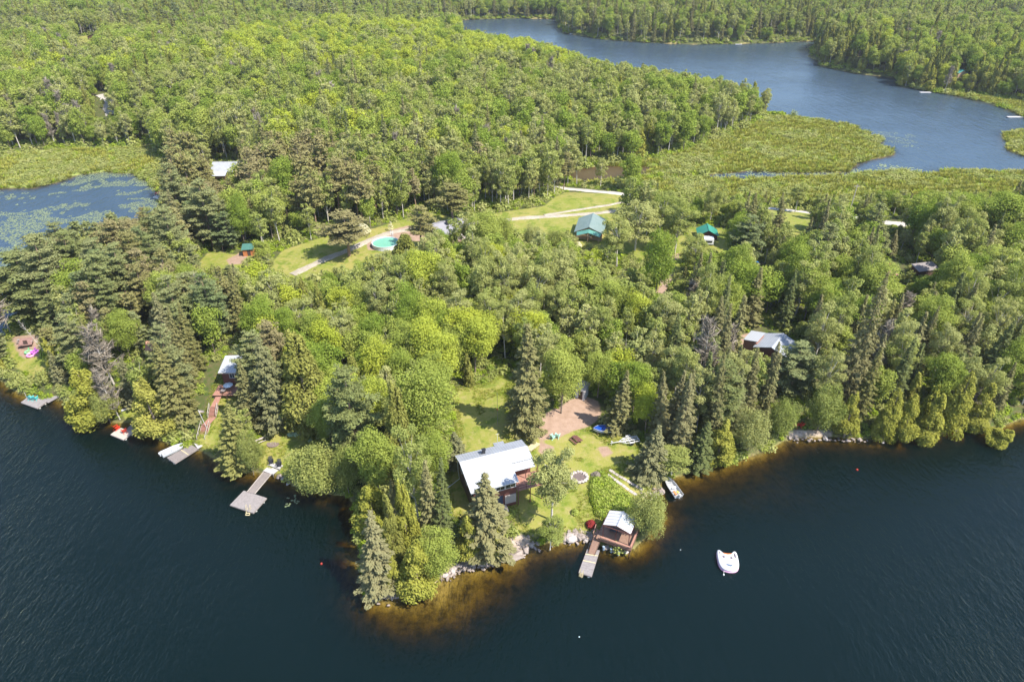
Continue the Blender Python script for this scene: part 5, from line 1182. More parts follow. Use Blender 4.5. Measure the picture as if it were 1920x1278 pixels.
# trailer
t = thing("boat_trailer", "empty white boat trailer on the lawn, tongue pointing left", "boat trailer"); a, b = G(1144, 835), G(1196, 827); q = MB(); L_ = (b - a).length
q.beam((0, 0, .5), (0, L_ * .4, .5), .1, .1); q.beam((0, L_ * .3, .5), (-.75, L_ * .52, .5), .09, .09); q.beam((0, L_ * .3, .5), (.75, L_ * .52, .5), .09, .09)
for s in (-1, 1): q.beam((s * .75, L_ * .5, .5), (s * .75, L_, .5), .09, .1); q.beam((s * .3, L_ * .42, .62), (s * .3, L_, .62), .14, .08)
for k in (.5, .66, .82, .99): q.beam((-.78, L_ * k, .5), (.78, L_ * k, .5), .09, .1)
q.beam((0, L_ * .4, .5), (0, L_ * .98, .5), .08, .1); q.build("frame", white, t)
for s in (-1, 1):
    q = MB(); q.tube([(s * .92, L_ * .7, .3), (s * 1.1, L_ * .7, .3)], .3, 14); q.build("wheel", black, t); q = MB(); q.box((s * 1.0, L_ * .7, .64), (.26, .8, .04)); q.box((s * 1.0, L_ * .7 - .42, .54), (.26, .04, .2)); q.box((s * 1.0, L_ * .7 + .42, .54), (.26, .04, .2)); q.build("fender", white, t)
q = MB(); q.tube([(0, .25, 0), (0, .25, .75)], .05, 6); q.box((0, .25, .8), (.2, .2, .2)); q.build("jack_stand", white, t); place(t, (a.x, a.y, a.z), yaw_of(a, b))
# boat launching rails
for lab, pts in (("upper row of pale paving slabs running down to the beach", [(1142, 881), (1160, 892), (1183, 906), (1206, 919)]), ("lower row of pale paving slabs ending at the willow bush", [(1139, 890), (1155, 901), (1173, 914), (1194, 929)])):
    t = thing("slab_track", lab, "slab track"); q = MB(); P_ = [G(*p) for p in pts]
    for a, b in zip(P_, P_[1:]):
        n = max(1, int((b - a).length / .62)); d = (b - a); d.z = 0; d.normalize(); nn = Vector((-d.y, d.x, 0)) * .28
        for k in range(n):
            e, f = a.lerp(b, k / n + .02), a.lerp(b, (k + .94) / n); j = Vector((random.uniform(-.03, .03), random.uniform(-.03, .03), random.uniform(.07, .1)))
            e.z, f.z = gz(e.x, e.y), gz(f.x, f.y); q.slab([e - nn + j, f - nn + j, f + nn + j, e + nn + j], .15)
    q.build("paving", concrete, t)
# fire pit
def boulder(seed, r, sq=(1, 1, .6), mat=None):
    rg_ = random.Random(seed); mb = MB(); mb.ball((0, 0, 0), r, 9, 6, sq)
    ph = [rg_.uniform(0, 6) for _ in range(6)]
    for i, v in enumerate(mb.v):
        n = v.normalized() if v.length > 0 else v; k = 1 + .22 * math.sin(3 * n.x + ph[0]) * math.cos(2.5 * n.y + ph[1]) + .16 * math.sin(5 * n.y + ph[2] + 3 * n.z) + .08 * math.sin(9 * n.x + ph[3]); mb.v[i] = v * k
    return mb
p_ = G(1086, 895); t = thing("fire_pit", "ring of pale stones round a fire pit on the lawn", "fire pit", p_); q = MB()
for k in range(15):
    a = k * 6.283 / 15; s = boulder(k, .34, (1, 1, .7)); q.add([v + p_ + Vector((1.35 * math.cos(a), 1.25 * math.sin(a), .12)) for v in s.v], s.f)
q.build("stone_ring", paint("pale_stone", (.45, .39, .35), .9, .2, 2, 8), t); q = MB(); q.disc(p_ + Vector((0, 0, .09)), 1.15, 18, .1); q.build("ash_bed", soil, t)
for (u, v, lab, r_) in ((512, 832, "small dark round fire patch on the small lawn", .95), ): p_ = G(u, v); t = thing("fire_pit", lab, "fire pit", p_); q = MB(); q.disc(p_ + Vector((0, 0, .06)), r_, 18, .1, 1.15); q.build("ash_bed", paint("ash_grey", (.20, .15, .13), .95, .2, 2, 8), t); q = MB(); [q.ball(p_ + Vector((.45 * math.cos(k), .4 * math.sin(k), .1)), .1, 7, 5) for k in range(0, 7)]; q.build("stone_ring", stone_m, t)
# picnic table and benches
def picnic(label, loc, rz, m, name="picnic_table"):
    t = thing(name, label, "picnic table"); q = MB(); q.planks((-.95, -.38, .76), (.95, -.38, .76), (.95, .38, .76), (-.95, .38, .76), 5, .04); q.build("table_top", m, t)
    for s in (-1, 1): q = MB(); q.box((0, s * .72, .46), (1.9, .28, .04)); q.build("bench_seat", m, t)
    for s in (-1, 1): q = MB(); q.beam((s * .7, -.8, .42), (s * .7, .8, .42), .05, .1); q.beam((s * .7, -.62, 0), (s * .7, -.2, .74), .05, .1); q.beam((s * .7, .62, 0), (s * .7, .2, .74), .05, .1); q.build("leg_frame", m, t)
    return place(t, loc, rz)
picnic("dark red-brown picnic table on the lawn near the bare earth", G(1080, 828), -.95, wood("picnic_brown", (.16, .065, .05), (.12, .05, .04)))
picnic("grey picnic table on bare ground beside the left shed", G(43, 642), .3, greyw)
t = thing("bench", "pale plank bench on the edge of the small lawn", "bench"); q = MB(); q.box((0, 0, .45), (2.2, .4, .06)); q.build("seat", palew, t); q = MB(); q.box((0.3, -.6, .2), (1.9, .22, .05)); q.build("footboard", palew, t)
for s in (-1, 1): q = MB(); q.box((s * .8, 0, .2), (.1, .36, .42)); q.build("leg", palew, t)
place(t, G(489, 826), .62)
# --- float
t = thing("inflatable_float", "white inflatable lounge float with two ear humps drifting on open water", "inflatable float")
c_ = W(1365, 1052, .3); wv_ = paint("white_vinyl", (.56, .54, .57), .35, .06); pink = paint("pink_vinyl", (.72, .38, .55), .4, .1)
OUT = [(-1.15, 1.45), (-1.45, 1.55), (-1.72, 1.3), (-1.78, .4), (-1.75, -.5), (-1.5, -1.1), (-1.0, -1.45), (0, -1.6), (1.0, -1.45), (1.5, -1.1), (1.75, -.5), (1.78, .4), (1.72, 1.3), (1.45, 1.55), (1.15, 1.45), (.75, 1.05), (0, .95), (-.75, 1.05)]
def blob(pts, z0, z1, inset, m):
    q = MB(); c = Vector((0, -.1)); rings = []
    for k in range(7):
        f = k / 6; zz_ = z0 + (z1 - z0) * (1 - math.cos(math.pi * f)) / 2; s = 1 - inset * (1 - math.sin(math.pi * f)) if f < .5 else 1 - inset * (1 - math.sin(math.pi * f))
        rings.append([(c.x + (x - c.x) * s, c.y + (y - c.y) * s, zz_) for x, y in pts])
    n = len(pts)
    for r in rings: q.v += [Vector(p) for p in r]
    for k in range(6):
        for i in range(n): q.f.append((k * n + i, k * n + (i + 1) % n, (k + 1) * n + (i + 1) % n, (k + 1) * n + i))
    q.f.append(tuple(6 * n + i for i in range(n))); q.f.append(tuple(reversed(range(n)))); return q
sm = []
for i in range(len(OUT)):
    for k in (0, .5): a, b = Vector(OUT[i]), Vector(OUT[(i + 1) % len(OUT)]); sm.append(a.lerp(b, k))
sm = [(sm[i - 1] + sm[i] * 2 + sm[(i + 1) % len(sm)]) / 4 for i in range(len(sm))]
q = blob(sm, -.05, .28, .10, None); q.build("lower_tube", pink, t, smooth=True); q = blob([Vector(p) * .985 for p in sm], .22, .62, .14, None); q.build("body", wv_, t, smooth=True)
drk = paint("vinyl_dark", (.08, .05, .06), .4); 
def flat(pts, z, m, name): q = MB(); q.slab([(x, y, z) for x, y in pts], .03); q.build(name, m, t)
def ell(cx, cy, rx, ry, rot=0, n=14): return [(cx + rx * math.cos(a) * math.cos(rot) - ry * math.sin(a) * math.sin(rot), cy + rx * math.cos(a) * math.sin(rot) + ry * math.sin(a) * math.cos(rot)) for a in (2 * math.pi * k / n for k in range(n))]
flat(ell(-.72, .38, .24, .13, .05), .640, drk, "face_mark"); flat(ell(.55, .32, .24, .13, .05), .640, drk, "face_mark")  # dark eyes of the float's cat face
flat(ell(-1.25, .95, .11, .13), .640, drk, "face_mark"); flat(ell(1.22, .70, .13, .38), .640, drk, "face_mark")
flat([(-.62, -.62), (.55, -.72), (.45, -.92), (.1, -1.0), (-.3, -.92)], .640, paint("mouth_blue", (.13, .17, .24), .6), "mouth_patch")  # blue mouth of the cat face
flat([(-.80, 1.0), (-.5, .85), (0, .78), (.5, .85), (.80, 1.0), (.5, .97), (0, .93), (-.5, .97)], .646, paint("float_orange", (.82, .20, .03), .45), "orange_patch")  # orange patch of the cat float
flat([(-1.0, -1.02), (-.4, -1.22), (.4, -1.24), (.4, -1.27), (-.45, -1.27), (-1.05, -1.08)], .642, paint("float_orange", (.82, .20, .03)), "trim_stripe")
q = MB(); q.tube([(-.9, -1.3, .25), (-1.0, -1.75, .02)], .03, 5); q.ball((-1.02, -1.85, .03), .13, 8, 6); q.build("mooring_buoy", foam, t)
place(t, (c_.x, c_.y, 0), -.12); t.scale = (.9, 1.28, 1.15)
# buoys
for u, v, lab, m, r_ in ((603, 1056, "small orange buoy left of the wooded point", redp, .2), (1607, 880, "small red buoy off the right shore", redp, .2), (1086, 1193, "tiny white buoy in open water below the grey dock", foam, .1), (1276, 1030, "tiny white buoy between gazebo and float", foam, .09)):
    p_ = W(u, v, .05); t = thing("buoy", lab, "buoy", p_, group="mooring buoys"); q = MB(); q.ball(p_, r_, 10, 7); q.build("buoy_float", m, t); q = MB(); q.tube([p_ + Vector((0, 0, r_)), p_ + Vector((0, 0, r_ + .12))], .03, 6); q.build("ring", black, t)
# --- cottage with deck, stairs, flagpole
A = W(412.5, 696, 8.0); c = thing("cottage", "small red cottage with white roof above the red stairs", "cottage")
q = MB(); q.add([(.15, .15, -3.0), (2.85, .15, -3.0), (2.75, 4.6, -3.0), (-.1, 4.4, -3.0), (.15, .15, -.15), (2.85, .15, -.15), (2.75, 4.6, .35), (-.1, 4.4, .35)], [(3, 2, 1, 0), (4, 5, 6, 7), (0, 1, 5, 4), (1, 2, 6, 5), (2, 3, 7, 6), (3, 0, 4, 7)]); wl = q.build("wall", red_w, c)
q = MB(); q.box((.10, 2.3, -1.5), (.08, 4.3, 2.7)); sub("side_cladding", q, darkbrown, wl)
q = MB(); q.slab([(-.25, -.45, .0), (3.3, -.45, .0), (3.1, 4.9, .62), (-.5, 4.7, .62)], .12); q.build("roof", ribbed("cottage_roof", (.44, .46, .50), 0, .5), c)
q = MB(); q.slab([(-.3, -.5, -.02), (3.35, -.5, -.02), (3.35, -.44, -.02), (-.3, -.44, -.02)], .18); q.build("gutter", palew, c)
window(c, (2.1, .10, -1.0), 1.0, 1.2); q = MB(); q.box((2.1, .08, -2.2), (1.2, .1, .9)); q.build("wall_panel", red_w, c)
q = MB(); q.planks((-1.0, -3.4, -3.3), (4.2, -3.4, -3.3), (4.2, .1, -3.3), (-1.0, .1, -3.3), 22, .06); dk = q.build("deck", deckred, c); q = MB(); rail(q, [(1.0, -3.35, -3.3), (4.15, -3.35, -3.3), (4.15, 0, -3.3)], .8)
for x in (-.8, 1.6, 4.1): q.beam((x, -3.2, -6.8), (x, -3.2, -3.4), .14, .14)
sub("railing", q, brn_w, dk); place(c, (A.x, A.y, A.z))
t = thing("patio_umbrella", "folded white patio umbrella on the cottage deck", "umbrella"); q = MB(); q.tube([(0, 0, 0), (0, 0, 2.1)], .03, 6); q.build("pole", palew, t); q = MB(); n = 8; q.add([(1.2 * math.cos(k * 6.283 / n), 1.2 * math.sin(k * 6.283 / n), 1.75) for k in range(n)] + [(0, 0, 2.2)], [(k, (k + 1) % n, n) for k in range(n)]); q.build("canopy", paint("umbrella_cloth", (.66, .74, .78), .8), t); place(t, (A.x + 1.6, A.y - 1.5, A.z - 3.27)); t.scale = (.8, .8, .6)
t = thing("deck_table", "small dark table under the patio umbrella on the cottage deck", "table"); q = MB(); q.disc((0, 0, .7), .5, 14, .04); q.build("table_top", greyd, t); q = MB(); q.tube([(0, 0, 0), (0, 0, .66)], .05); q.build("leg", black, t); place(t, (A.x + 1.0, A.y - 2.6, A.z - 3.27))
def stairs(t, a, b, w_, n, m=redb):
    d = b - a; d.z = 0; d.normalize(); nn = Vector((-d.y, d.x, 0)) * w_ / 2; q = MB()
    for k in range(n): e = a.lerp(b, (k + .5) / n); q.slab([e - nn - d * .17, e + nn - d * .17, e + nn + d * .17, e - nn + d * .17][::-1], .05)
    q.build("tread", m, t)
    for s in (-1, 1):
        q = MB(); q.beam(a + nn * s - Vector((0, 0, .12)), b + nn * s - Vector((0, 0, .12)), .07, .22); q.beam(a + nn * s + Vector((0, 0, .9)), b + nn * s + Vector((0, 0, .9)), .08, .06)
        for k in range(4): e = a.lerp(b, k / 3) + nn * s; q.beam(e - Vector((0, 0, .7)), e + Vector((0, 0, .9)), .08, .08)
        q.build("railing", palew if m is redb else m, t)
t = thing("stairs", "long red wooden stairs climbing from the dock to the cottage", "stairs")
a0, a1 = W(378, 826, .75), W(386, 795, 2.3); b0, b1 = W(398, 782, 2.5), W(401, 762, 3.6); c0 = W(413, 738, 4.4)
stairs(t, a0, a1, 1.5, 12); q = MB(); q.planks(W(380, 795, 2.35), W(391, 797, 2.35), W(405, 782, 2.55), W(395, 779, 2.55), 14); q.build("landing", deckred, t); stairs(t, b0, b1, 1.5, 8); q = MB(); q.planks(W(395, 762, 3.65), W(406, 763, 3.65), W(417, 738, 4.5), W(408, 736, 4.5), 16); q.build("boardwalk", deckred, t)
p_ = W(388, 800, 1.0); p_ = G(388, 803); t = thing("flagpole", "white flagpole with a small pale flag beside the red stairs", "flagpole", p_); q = MB(); q.tube([p_, p_ + Vector((-.6, 0, 4.4))], .045, 6); q.build("pole", white, t); k = p_ + Vector((-.6, 0, 4.3)); q = MB(); q.add([k, k + Vector((.5, .1, -.05)), k + Vector((1.0, 0, .0)), k + Vector((1.0, .05, -.5)), k + Vector((.5, .1, -.55)), k + Vector((0, 0, -.5))], [(0, 1, 4, 5), (1, 2, 3, 4)]); q.build("flag", paint("flag_cloth", (.62, .50, .46), .8), t)
# kayak, toys, hostas
def hullform(label, loc, rz, L, w_, m, name="kayak", cat="kayak"):
    t = thing(name, label, cat); q = MB(); N = 11; V, F_ = [], []
    for i in range(N):
        s = i / (N - 1) * 2 - 1; hw = w_ / 2 * (1 - s * s) ** .6 + .02; V += [(s * L / 2, -hw, .28), (s * L / 2, -hw * .5, .06), (s * L / 2, hw * .5, .06), (s * L / 2, hw, .28), (s * L / 2, 0, .36)]
    for i in range(N - 1):
        for j in range(5): a = i * 5 + j; b = i * 5 + (j + 1) % 5; F_.append((a, b, b + 5, a + 5))
    q.add(V, F_); q.build("hull", m, t); q = MB(); q.slab([(x, y, .372) for x, y in ell(0, 0, .42, .2)], .02); q.build("cockpit", drk, t); return place(t, loc, rz)
hullform("white kayak lying on the grass behind the red chair dock", G(240, 767), .7, 3.0, .7, white); hullform("small turquoise sled lying beside the white kayak", G(229, 769), .3, 1.1, .6, teal, "sled", "sled")
for (u, v, lab, m, r_) in ((66, 661, "purple inflatable ring on the grass left of the tree trunk", paint("purple_vinyl", (.55, .14, .62), .4), .62), (58, 667, "pink inflatable ring nearest the spruce branches", paint("hot_pink", (.80, .30, .62), .4), .7), (54, 661, "green inflatable ring behind the pink one", paint("lime_vinyl", (.25, .62, .28), .4), .65)):
    t = thing("pool_ring", lab, "inflatable ring", group="inflatable rings"); q = MB(); q.tube([(r_ * math.cos(a), r_ * math.sin(a), .2) for a in [k * 6.283 / 16 for k in range(17)]], .2, 8); q.build("tube", m, t, smooth=True); q = MB(); q.tube([(0, r_ + .1, .35), (.1, r_ + .1, .8)], [.12, .16], 7); q.build("handle", m, t); place(t, G(u, v, .02), .4)
def plant(label, loc, r_, m, name="hosta_plant", cat="plant", n=60, h=.5, group="clumps of broad pale leaves", extra=None):
    T = Tree(); a = rg.uniform(0, 6.28, n); rr = r_ * np.sqrt(rg.uniform(0.02, 1, n)); P = np.stack([np.cos(a) * rr, np.sin(a) * rr, h * (1.05 - (rr / r_) ** 2 * .8)], 1)
    V, Fq = leaf_quads(P, np.stack([np.cos(a) * rr, np.sin(a) * rr, np.full(n, r_)], 1), .34, rg, .3, 1.3); T.leaves(V, Fq, rg.uniform(.1, .9, n)); T.wood([(0, 0, -.1), (0, 0, h * .8)], (.06, .03), 5)
    cm, tm = T.meshes(name, FOL[m], BARK["dark"]); t = thing(name, label, cat, loc, group=group); link("leaves", cm, t); link("stem", tm, t); return t
for k, (u, v) in enumerate(((546, 815), (558, 815), (569, 818), (580, 824))): plant(["leftmost", "second", "third", "rightmost"][k] + " pale mint leaf mound in the row on the small lawn", G(u, v), .62, "hosta", n=110)
for k, (u, v) in enumerate(((560, 803), (571, 808), (592, 819))): plant(["yellow leaf mound behind the pale mint row", "yellow leaf mound between mint mounds and bushes", "yellow leaf mound at the right end of the pale mint row"][k], G(u, v), .55, "cedar", n=80)
plant("small red-leaved bush at the corner of the gazebo deck", G(1108, 985), .8, "red", "red_shrub", "shrub", 240, 1.0, None); 
plant("cream flowering bush at the corner of the big green-roofed cabin", G(1084, 463), 1.0, "flower", "flowering_shrub", "shrub", 220, 1.3, None); plant("pale blossoming bush right of the lone rusty pine by the pool", G(682, 440), 2.2, "flower", "flowering_shrub", "shrub", 700, 3.2, None)
plant("tiny green bush on the lawn left of the gazebo", G(1078, 962), .6, "maple", "shrub", "shrub", 130, .8, None); plant("brown faded bush above the fern patch", G(1118, 893), .9, "dead", "shrub", "shrub", 240, .8, None)
# fern bed
bed = gpoly([(1113, 897), (1128, 888), (1140, 900), (1184, 938), (1186, 962), (1150, 985), (1120, 962), (1108, 925)]); lo, hi = bed.min(0), bed.max(0); X = rg.uniform(lo[0], hi[0], 1500); Y = rg.uniform(lo[1], hi[1], 1500); k = inpoly(bed, X, Y) & (landsd(X, Y) > .3); X, Y = X[k], Y[k]; e = rg.uniform(.5, 1.1, len(X))
scatter("ferns", [CL[2], CL[3], CL[0]], np.stack([X, Y, ht(X, Y)], 1), rg.integers(0, 3, len(X)), np.stack([0 * X, 0 * X, e * 6], 1), np.stack([e, e, e * 1.1], 1), kind="stuff", label="bright green fern and weed bed beside the paving slabs", cat="fern bed")
# lawn grass: rougher fringes
X = rg.uniform(-75, 35, 80000); Y = rg.uniform(68, 130, 80000); lwn = np.full(len(X), -1e9)
for P in LAWN[:5]: lwn = np.maximum(lwn, sdist(P, X, Y))
dd_ = np.full(len(X), -1e9)
for P in DIRT: dd_ = np.maximum(dd_, sdist(P, X, Y))
k = (lwn > -.8) & (dd_ < -.2) & (landsd(X, Y) > .5) & ((lwn < 1.2) | (vnoise(X, Y, 3, 77) > .2)); X, Y = X[k], Y[k]; e = rg.uniform(.3, .7, len(X))
SG = [tuft(14, .5, "fern", .05, .35), tuft(14, .5, "cedar", .05, .35)]
scatter("long_grass", SG, np.stack([X, Y, ht(X, Y) - .02], 1), rg.integers(0, 2, len(X)), np.stack([0 * X, 0 * X, e * 9], 1), np.stack([e, e, e * .8], 1), kind="stuff", label="unmown grass tufts along the edges of the lawns", cat="long grass")
# --- shore rocks
BR = []
RK = [(722,1112,1.1),(744,1116,.8),(700,1122,.6),(850,1068,.8),(862,1060,.7),(872,1064,.5),(884,1054,.8),(896,1050,.9),(905,1053,1.0),(916,1046,.7),(926,1046,.9),(935,1049,.7),(946,1040,.8),(955,1046,.9),(985,1030,.9),(996,1022,.6),(1010,1018,.6),(1060,1010,.9),(1072,1008,1.2),(1082,1004,1.0),(1092,1006,.8),(1098,1012,.6),(1138,1026,.7),(1150,1032,.6),(1172,1032,.9),(1216,924,.7),(1240,921,1.0),(1228,934,.5),(524,893,.7),(532,897,.6),(541,906,.5),(1480,820,.7),(1492,822,.6),(1548,822,.8),(1590,826,.5),(1612,824,.6),(1655,828,.5),(1700,826,.6),(268,792,.5),(835,1078,.6),(842,1074,.5)]
pk = {k: v for k, v in LMP.items() if k in ("the lake gazebo", "the long dock", "the red shore chairs", "the wooded point", "the white-roofed house", "the red chair dock", "the fallen shore tree", "the blue covered boat")}
bk = {}
for i, (u, v, r_) in enumerate(RK):
    best = min(pk, key=lambda n: math.hypot(pk[n][0] - u, pk[n][1] - v)); bk.setdefault(best, []).append((math.hypot(pk[best][0] - u, pk[best][1] - v), i))
lab = {}
for n, L_ in bk.items():
    for k, (d, i) in enumerate(sorted(L_)): lab[i] = f"{'pinkish' if RK[i][2] > .75 else 'small grey'} shore boulder, {(ORD + ['outer'] * 20)[k]} stone to {n}"
for i, (u, v, r_) in enumerate(RK):
    p_ = G(u, v); mb = boulder(i + 50, r_ * .72, (1.25, .9, .62)); o = mb.build("boulder", stone_m if i % 3 else concrete); tag(o, lab[i], "boulder", "boulders along the shore"); o.location = (p_.x, p_.y, max(p_.z, 0) + .06); o.rotation_euler = (random.uniform(-.2, .2), random.uniform(-.2, .2), random.uniform(0, 6))
q = MB(); a, b, c2, d = W(945, 1048, .55), W(952, 1056, .1), W(982, 1040, .35), W(975, 1034, .9)
s = boulder(7, 1, (1, 1, .35)); o = s.build("rock_ledge", stone_m); tag(o, "long flat grey rock ledge sloping into the water", "rock ledge"); pc = W(963, 1044, .2); o.location = pc; o.scale = (1.9, .85, 1.1); o.rotation_euler = (0, .05, .38)
X = []; 
for P0, P1, n in (((840, 1082), (1000, 1022), 260), ((1050, 1012), (1105, 1010), 70), ((690, 1112), (745, 1118), 50), ((1470, 822), (1620, 824), 70), ((1205, 930), (1240, 925), 25)):
    a, b = W(*P0), W(*P1)
    for _ in range(n): s_ = rg.uniform(); X.append((a.x + (b.x - a.x) * s_ + rg.normal(0, .9), a.y + (b.y - a.y) * s_ + rg.normal(0, .9)))
X = np.array(X); k = np.abs(landsd(X[:, 0], X[:, 1]) - .2) < 1.3; X = X[k]; st_ = boulder(3, 1, (1.2, .9, .6)); sme = bpy.data.meshes.new("stone"); sme.from_pydata([tuple(v) for v in st_.v], [], st_.f); sme.materials.append(stone_m)
e = rg.uniform(.1, .32, len(X)); scatter("shore_stones", [sme], np.stack([X[:, 0], X[:, 1], np.maximum(ht(X[:, 0], X[:, 1]), -.1) + .03], 1), np.zeros(len(X)), rg.uniform(0, 6, (len(X), 3)) * [.05, .05, 1], np.stack([e, e, e], 1), kind="stuff", label="loose small stones littering the waterline", cat="shore stones")
# --- sheds and other cabins
def cabin(name, label, cat, loc, rz, L, D, hw, hr_, wallm, roofm, over=.45, wins=(), door=None, axis='y', extra=None):
    """ridge along local Y, gable end facing -Y"""
    t = thing(name, label, cat); q = MB(); q.add([(-L / 2, 0, -1.5), (L / 2, 0, -1.5), (L / 2, 0, hw), (0, 0, hr_ - .08), (-L / 2, 0, hw), (-L / 2, D, -1.5), (L / 2, D, -1.5), (L / 2, D, hw), (0, D, hr_ - .08), (-L / 2, D, hw)],
      [(0, 1, 2, 3, 4), (9, 8, 7, 6, 5), (0, 5, 6, 1), (1, 6, 7, 2), (4, 9, 5, 0), (2, 7, 8, 3), (3, 8, 9, 4)]); q.build("wall", wallm, t)
    sl = (hr_ - hw) / (L / 2); e = L / 2 + over; ze = hr_ - sl * e; q = MB(); q.slab([(-e, -over, ze), (0, -over, hr_), (0, D + over, hr_), (-e, D + over, ze)], .1); q.slab([(0, -over, hr_), (e, -over, ze), (e, D + over, ze), (0, D + over, hr_)], .1); r = q.build("roof", roofm, t)
    q = MB(); q.beam((0, -over - .02, hr_ + .03), (0, D + over, hr_ + .03), .25, .06); sub("ridge_cap", q, roofm, r)
    for (x, z, w_, h) in wins: window(t, (x, -.04, z), w_, h)
    if door: q = MB(); q.box((door, -.03, 1.0), (.9, .1, 2.0)); q.build("door", white, t)
    return place(t, loc, rz)
tealroof = ribbed("teal_roof_metal", (.20, .255, .235), 60, .4, c_dirt=(.14, .20, .18)); greenroof = ribbed("green_roof_metal", (.03, .26, .19), 60, .4, rough=.4)
P_ = W(1104, 437, 7); big = cabin("cabin", "big cabin with long weathered green metal roof and brown gable", "cabin", (P_.x, P_.y, 4.7), R(-12), 7.4, 10.0, 2.7, 4.3, tan, tealroof, .5, wins=((.2, 1.6, 1.1, .7),))
q = MB(); q.slab([(-3.2, -2.2, 2.2), (0, -2.2, 3.3), (0, -.5, 3.7), (-3.4, -.5, 2.6)], .08); q.slab([(0, -2.2, 3.3), (3.4, -2.2, 2.2), (3.6, -.5, 2.6), (0, -.5, 3.7)], .08); sub("porch_roof", q, greenroof, big.children[1]) if False else q.build("porch_roof", paint("teal_sheet", (.10, .27, .22), .4), big, local=True)
for x in (-3.0, 0, 3.0): q = MB(); q.beam((x, -2.1, -.6), (x, -2.1, 2.3 if x else 3.2), .14, .14); q.build("post", tan, big, local=True)
P_ = W(1328, 440, 6.5); cabin("cabin", "small square cabin with vivid green metal roof and red-brown wall", "cabin", (P_.x, P_.y, 4.4), R(-8), 5.2, 4.6, 2.1, 3.5, red_w, green_m, .4)
t = thing("camper", "white trailer body parked in front of the small green-roofed cabin", "camper trailer"); q = MB(); q.add([(-1.4, 0, .4), (1.4, 0, .4), (1.4, 2.0, .4), (-1.4, 2.0, .4), (-1.4, .3, 2.0), (1.4, .3, 2.0), (1.4, 2, 2.2), (-1.4, 2, 2.2)], [(3, 2, 1, 0), (4, 5, 6, 7), (0, 1, 5, 4), (1, 2, 6, 5), (2, 3, 7, 6), (3, 0, 4, 7)]); q.build("body", white, t, bevel=.12); q = MB(); q.box((0, .05, 1.3), (1.8, .1, .5)); q.build("window", glass, t)
for s in (-1, 1): q = MB(); q.tube([(s * 1.25, 1.2, .35), (s * 1.45, 1.2, .35)], .35, 12); q.build("wheel", black, t)
P_ = G(1328, 462); place(t, (P_.x, P_.y, P_.z), -.1)
P_ = W(1430, 660, 6.6)
cb = cabin("cabin", "red-brown cabin with light grey two-part metal roof among tall spruces", "cabin", (P_.x + 1.2, P_.y - 1.0, 4.2), R(-38), 6.6, 6.4, 3.2, 4.4, red_w, ribbed("grey_cabin_roof", (.36, .375, .41), -38, .5), .35, wins=((1.2, 1.8, 1.2, .8),))
q = MB(); q.slab([(-6.2, .6, 3.5), (-3.2, .6, 4.05), (-3.2, 5.2, 4.05), (-6.2, 5.2, 3.5)], .1); q.build("lean_to_roof", wroof, cb, local=True); q = MB(); q.box((-4.7, 3.0, 1.4), (2.8, 4.2, 4.0)); q.build("lean_to_wall", redb, cb, local=True); q = MB(); q.tube([(1, 5, 4.2), (1, 5, 5.2)], .12, 8); q.build("stovepipe", white, cb, local=True)
P_ = G(813, 446); bg_ = cabin("bungalow", "grey shingle-roofed bungalow behind the round pool", "bungalow", (P_.x, P_.y, P_.z), R(-60), 9, 10, 2.4, 4.0, paint("pale_siding", (.55, .50, .47), .8), paint("grey_shingle", (.27, .26, .28), .9, .2, .6, 8), .5, wins=((-2, 1.4, 1.2, .9), (2, 1.4, 1.2, .9))); q = MB(); q.box((1.2, 4, 4.1), (.8, .8, 1.2)); q.build("chimney", black, bg_, local=True)
P_ = W(431, 322, 5.5); fc = cabin("cabin", "distant cabin with white roof and orange wall near the pond", "cabin", (P_.x - 6.5, P_.y + 3.5, 3.2), R(-90 + 3), 8.0, 12.0, 2.7, 4.8, paint("orange_wall", (.45, .24, .14), .8), ribbed("white_far_roof", (.38, .39, .41), 4, .5), .5)
q = MB(); q.slab([(4.2, .8, 2.65), (7.2, .8, 1.9), (7.2, 5.5, 1.9), (4.2, 5.5, 2.65)][::-1], .1); q.build("porch_roof", wroof, fc, local=True)
for y in (3, 6.5, 10): window(fc, (4.05, y, 1.3), 1.1, 1.1, R(90), "window")
def shed(label, loc, rz, L, D, h, wm, rm, slope=.5, name="shed"):
    t = thing(name, label, "shed"); q = MB(); q.add([(-L / 2, 0, -.6), (L / 2, 0, -.6), (L / 2, D, -.6), (-L / 2, D, -.6), (-L / 2, 0, h), (L / 2, 0, h), (L / 2, D, h + slope), (-L / 2, D, h + slope)], [(3, 2, 1, 0), (4, 5, 6, 7), (0, 1, 5, 4), (1, 2, 6, 5), (2, 3, 7, 6), (3, 0, 4, 7)]); q.build("wall", wm, t)
    q = MB(); q.slab([(-L / 2 - .25, -.3, h + .02), (L / 2 + .25, -.3, h + .02), (L / 2 + .25, D + .3, h + slope + .17), (-L / 2 - .25, D + .3, h + slope + .17)], .09); q.build("roof", rm, t); q = MB(); q.box((.2, -.03, .95), (.8, .07, 1.8)); d_ = q.build("door", darkbrown, t); q = MB(); q.box((.5, -.09, .95), (.05, .05, .15)); sub("handle", q, black, d_); return place(t, loc, rz)
orange_w = paint("orange_boards", (.50, .18, .06), .8)
shed("orange shed with dark green roof at the end of the clearing", G(467, 481), .15, 2.8, 2.2, 2.0, orange_w, paint("dark_green_roof", (.06, .17, .14), .6)); shed("small white shed in shade behind the bright maple", G(1086, 748), -.5, 2.0, 2.0, 2.2, fascia, paint("shed_roof", (.36, .33, .32), .7))
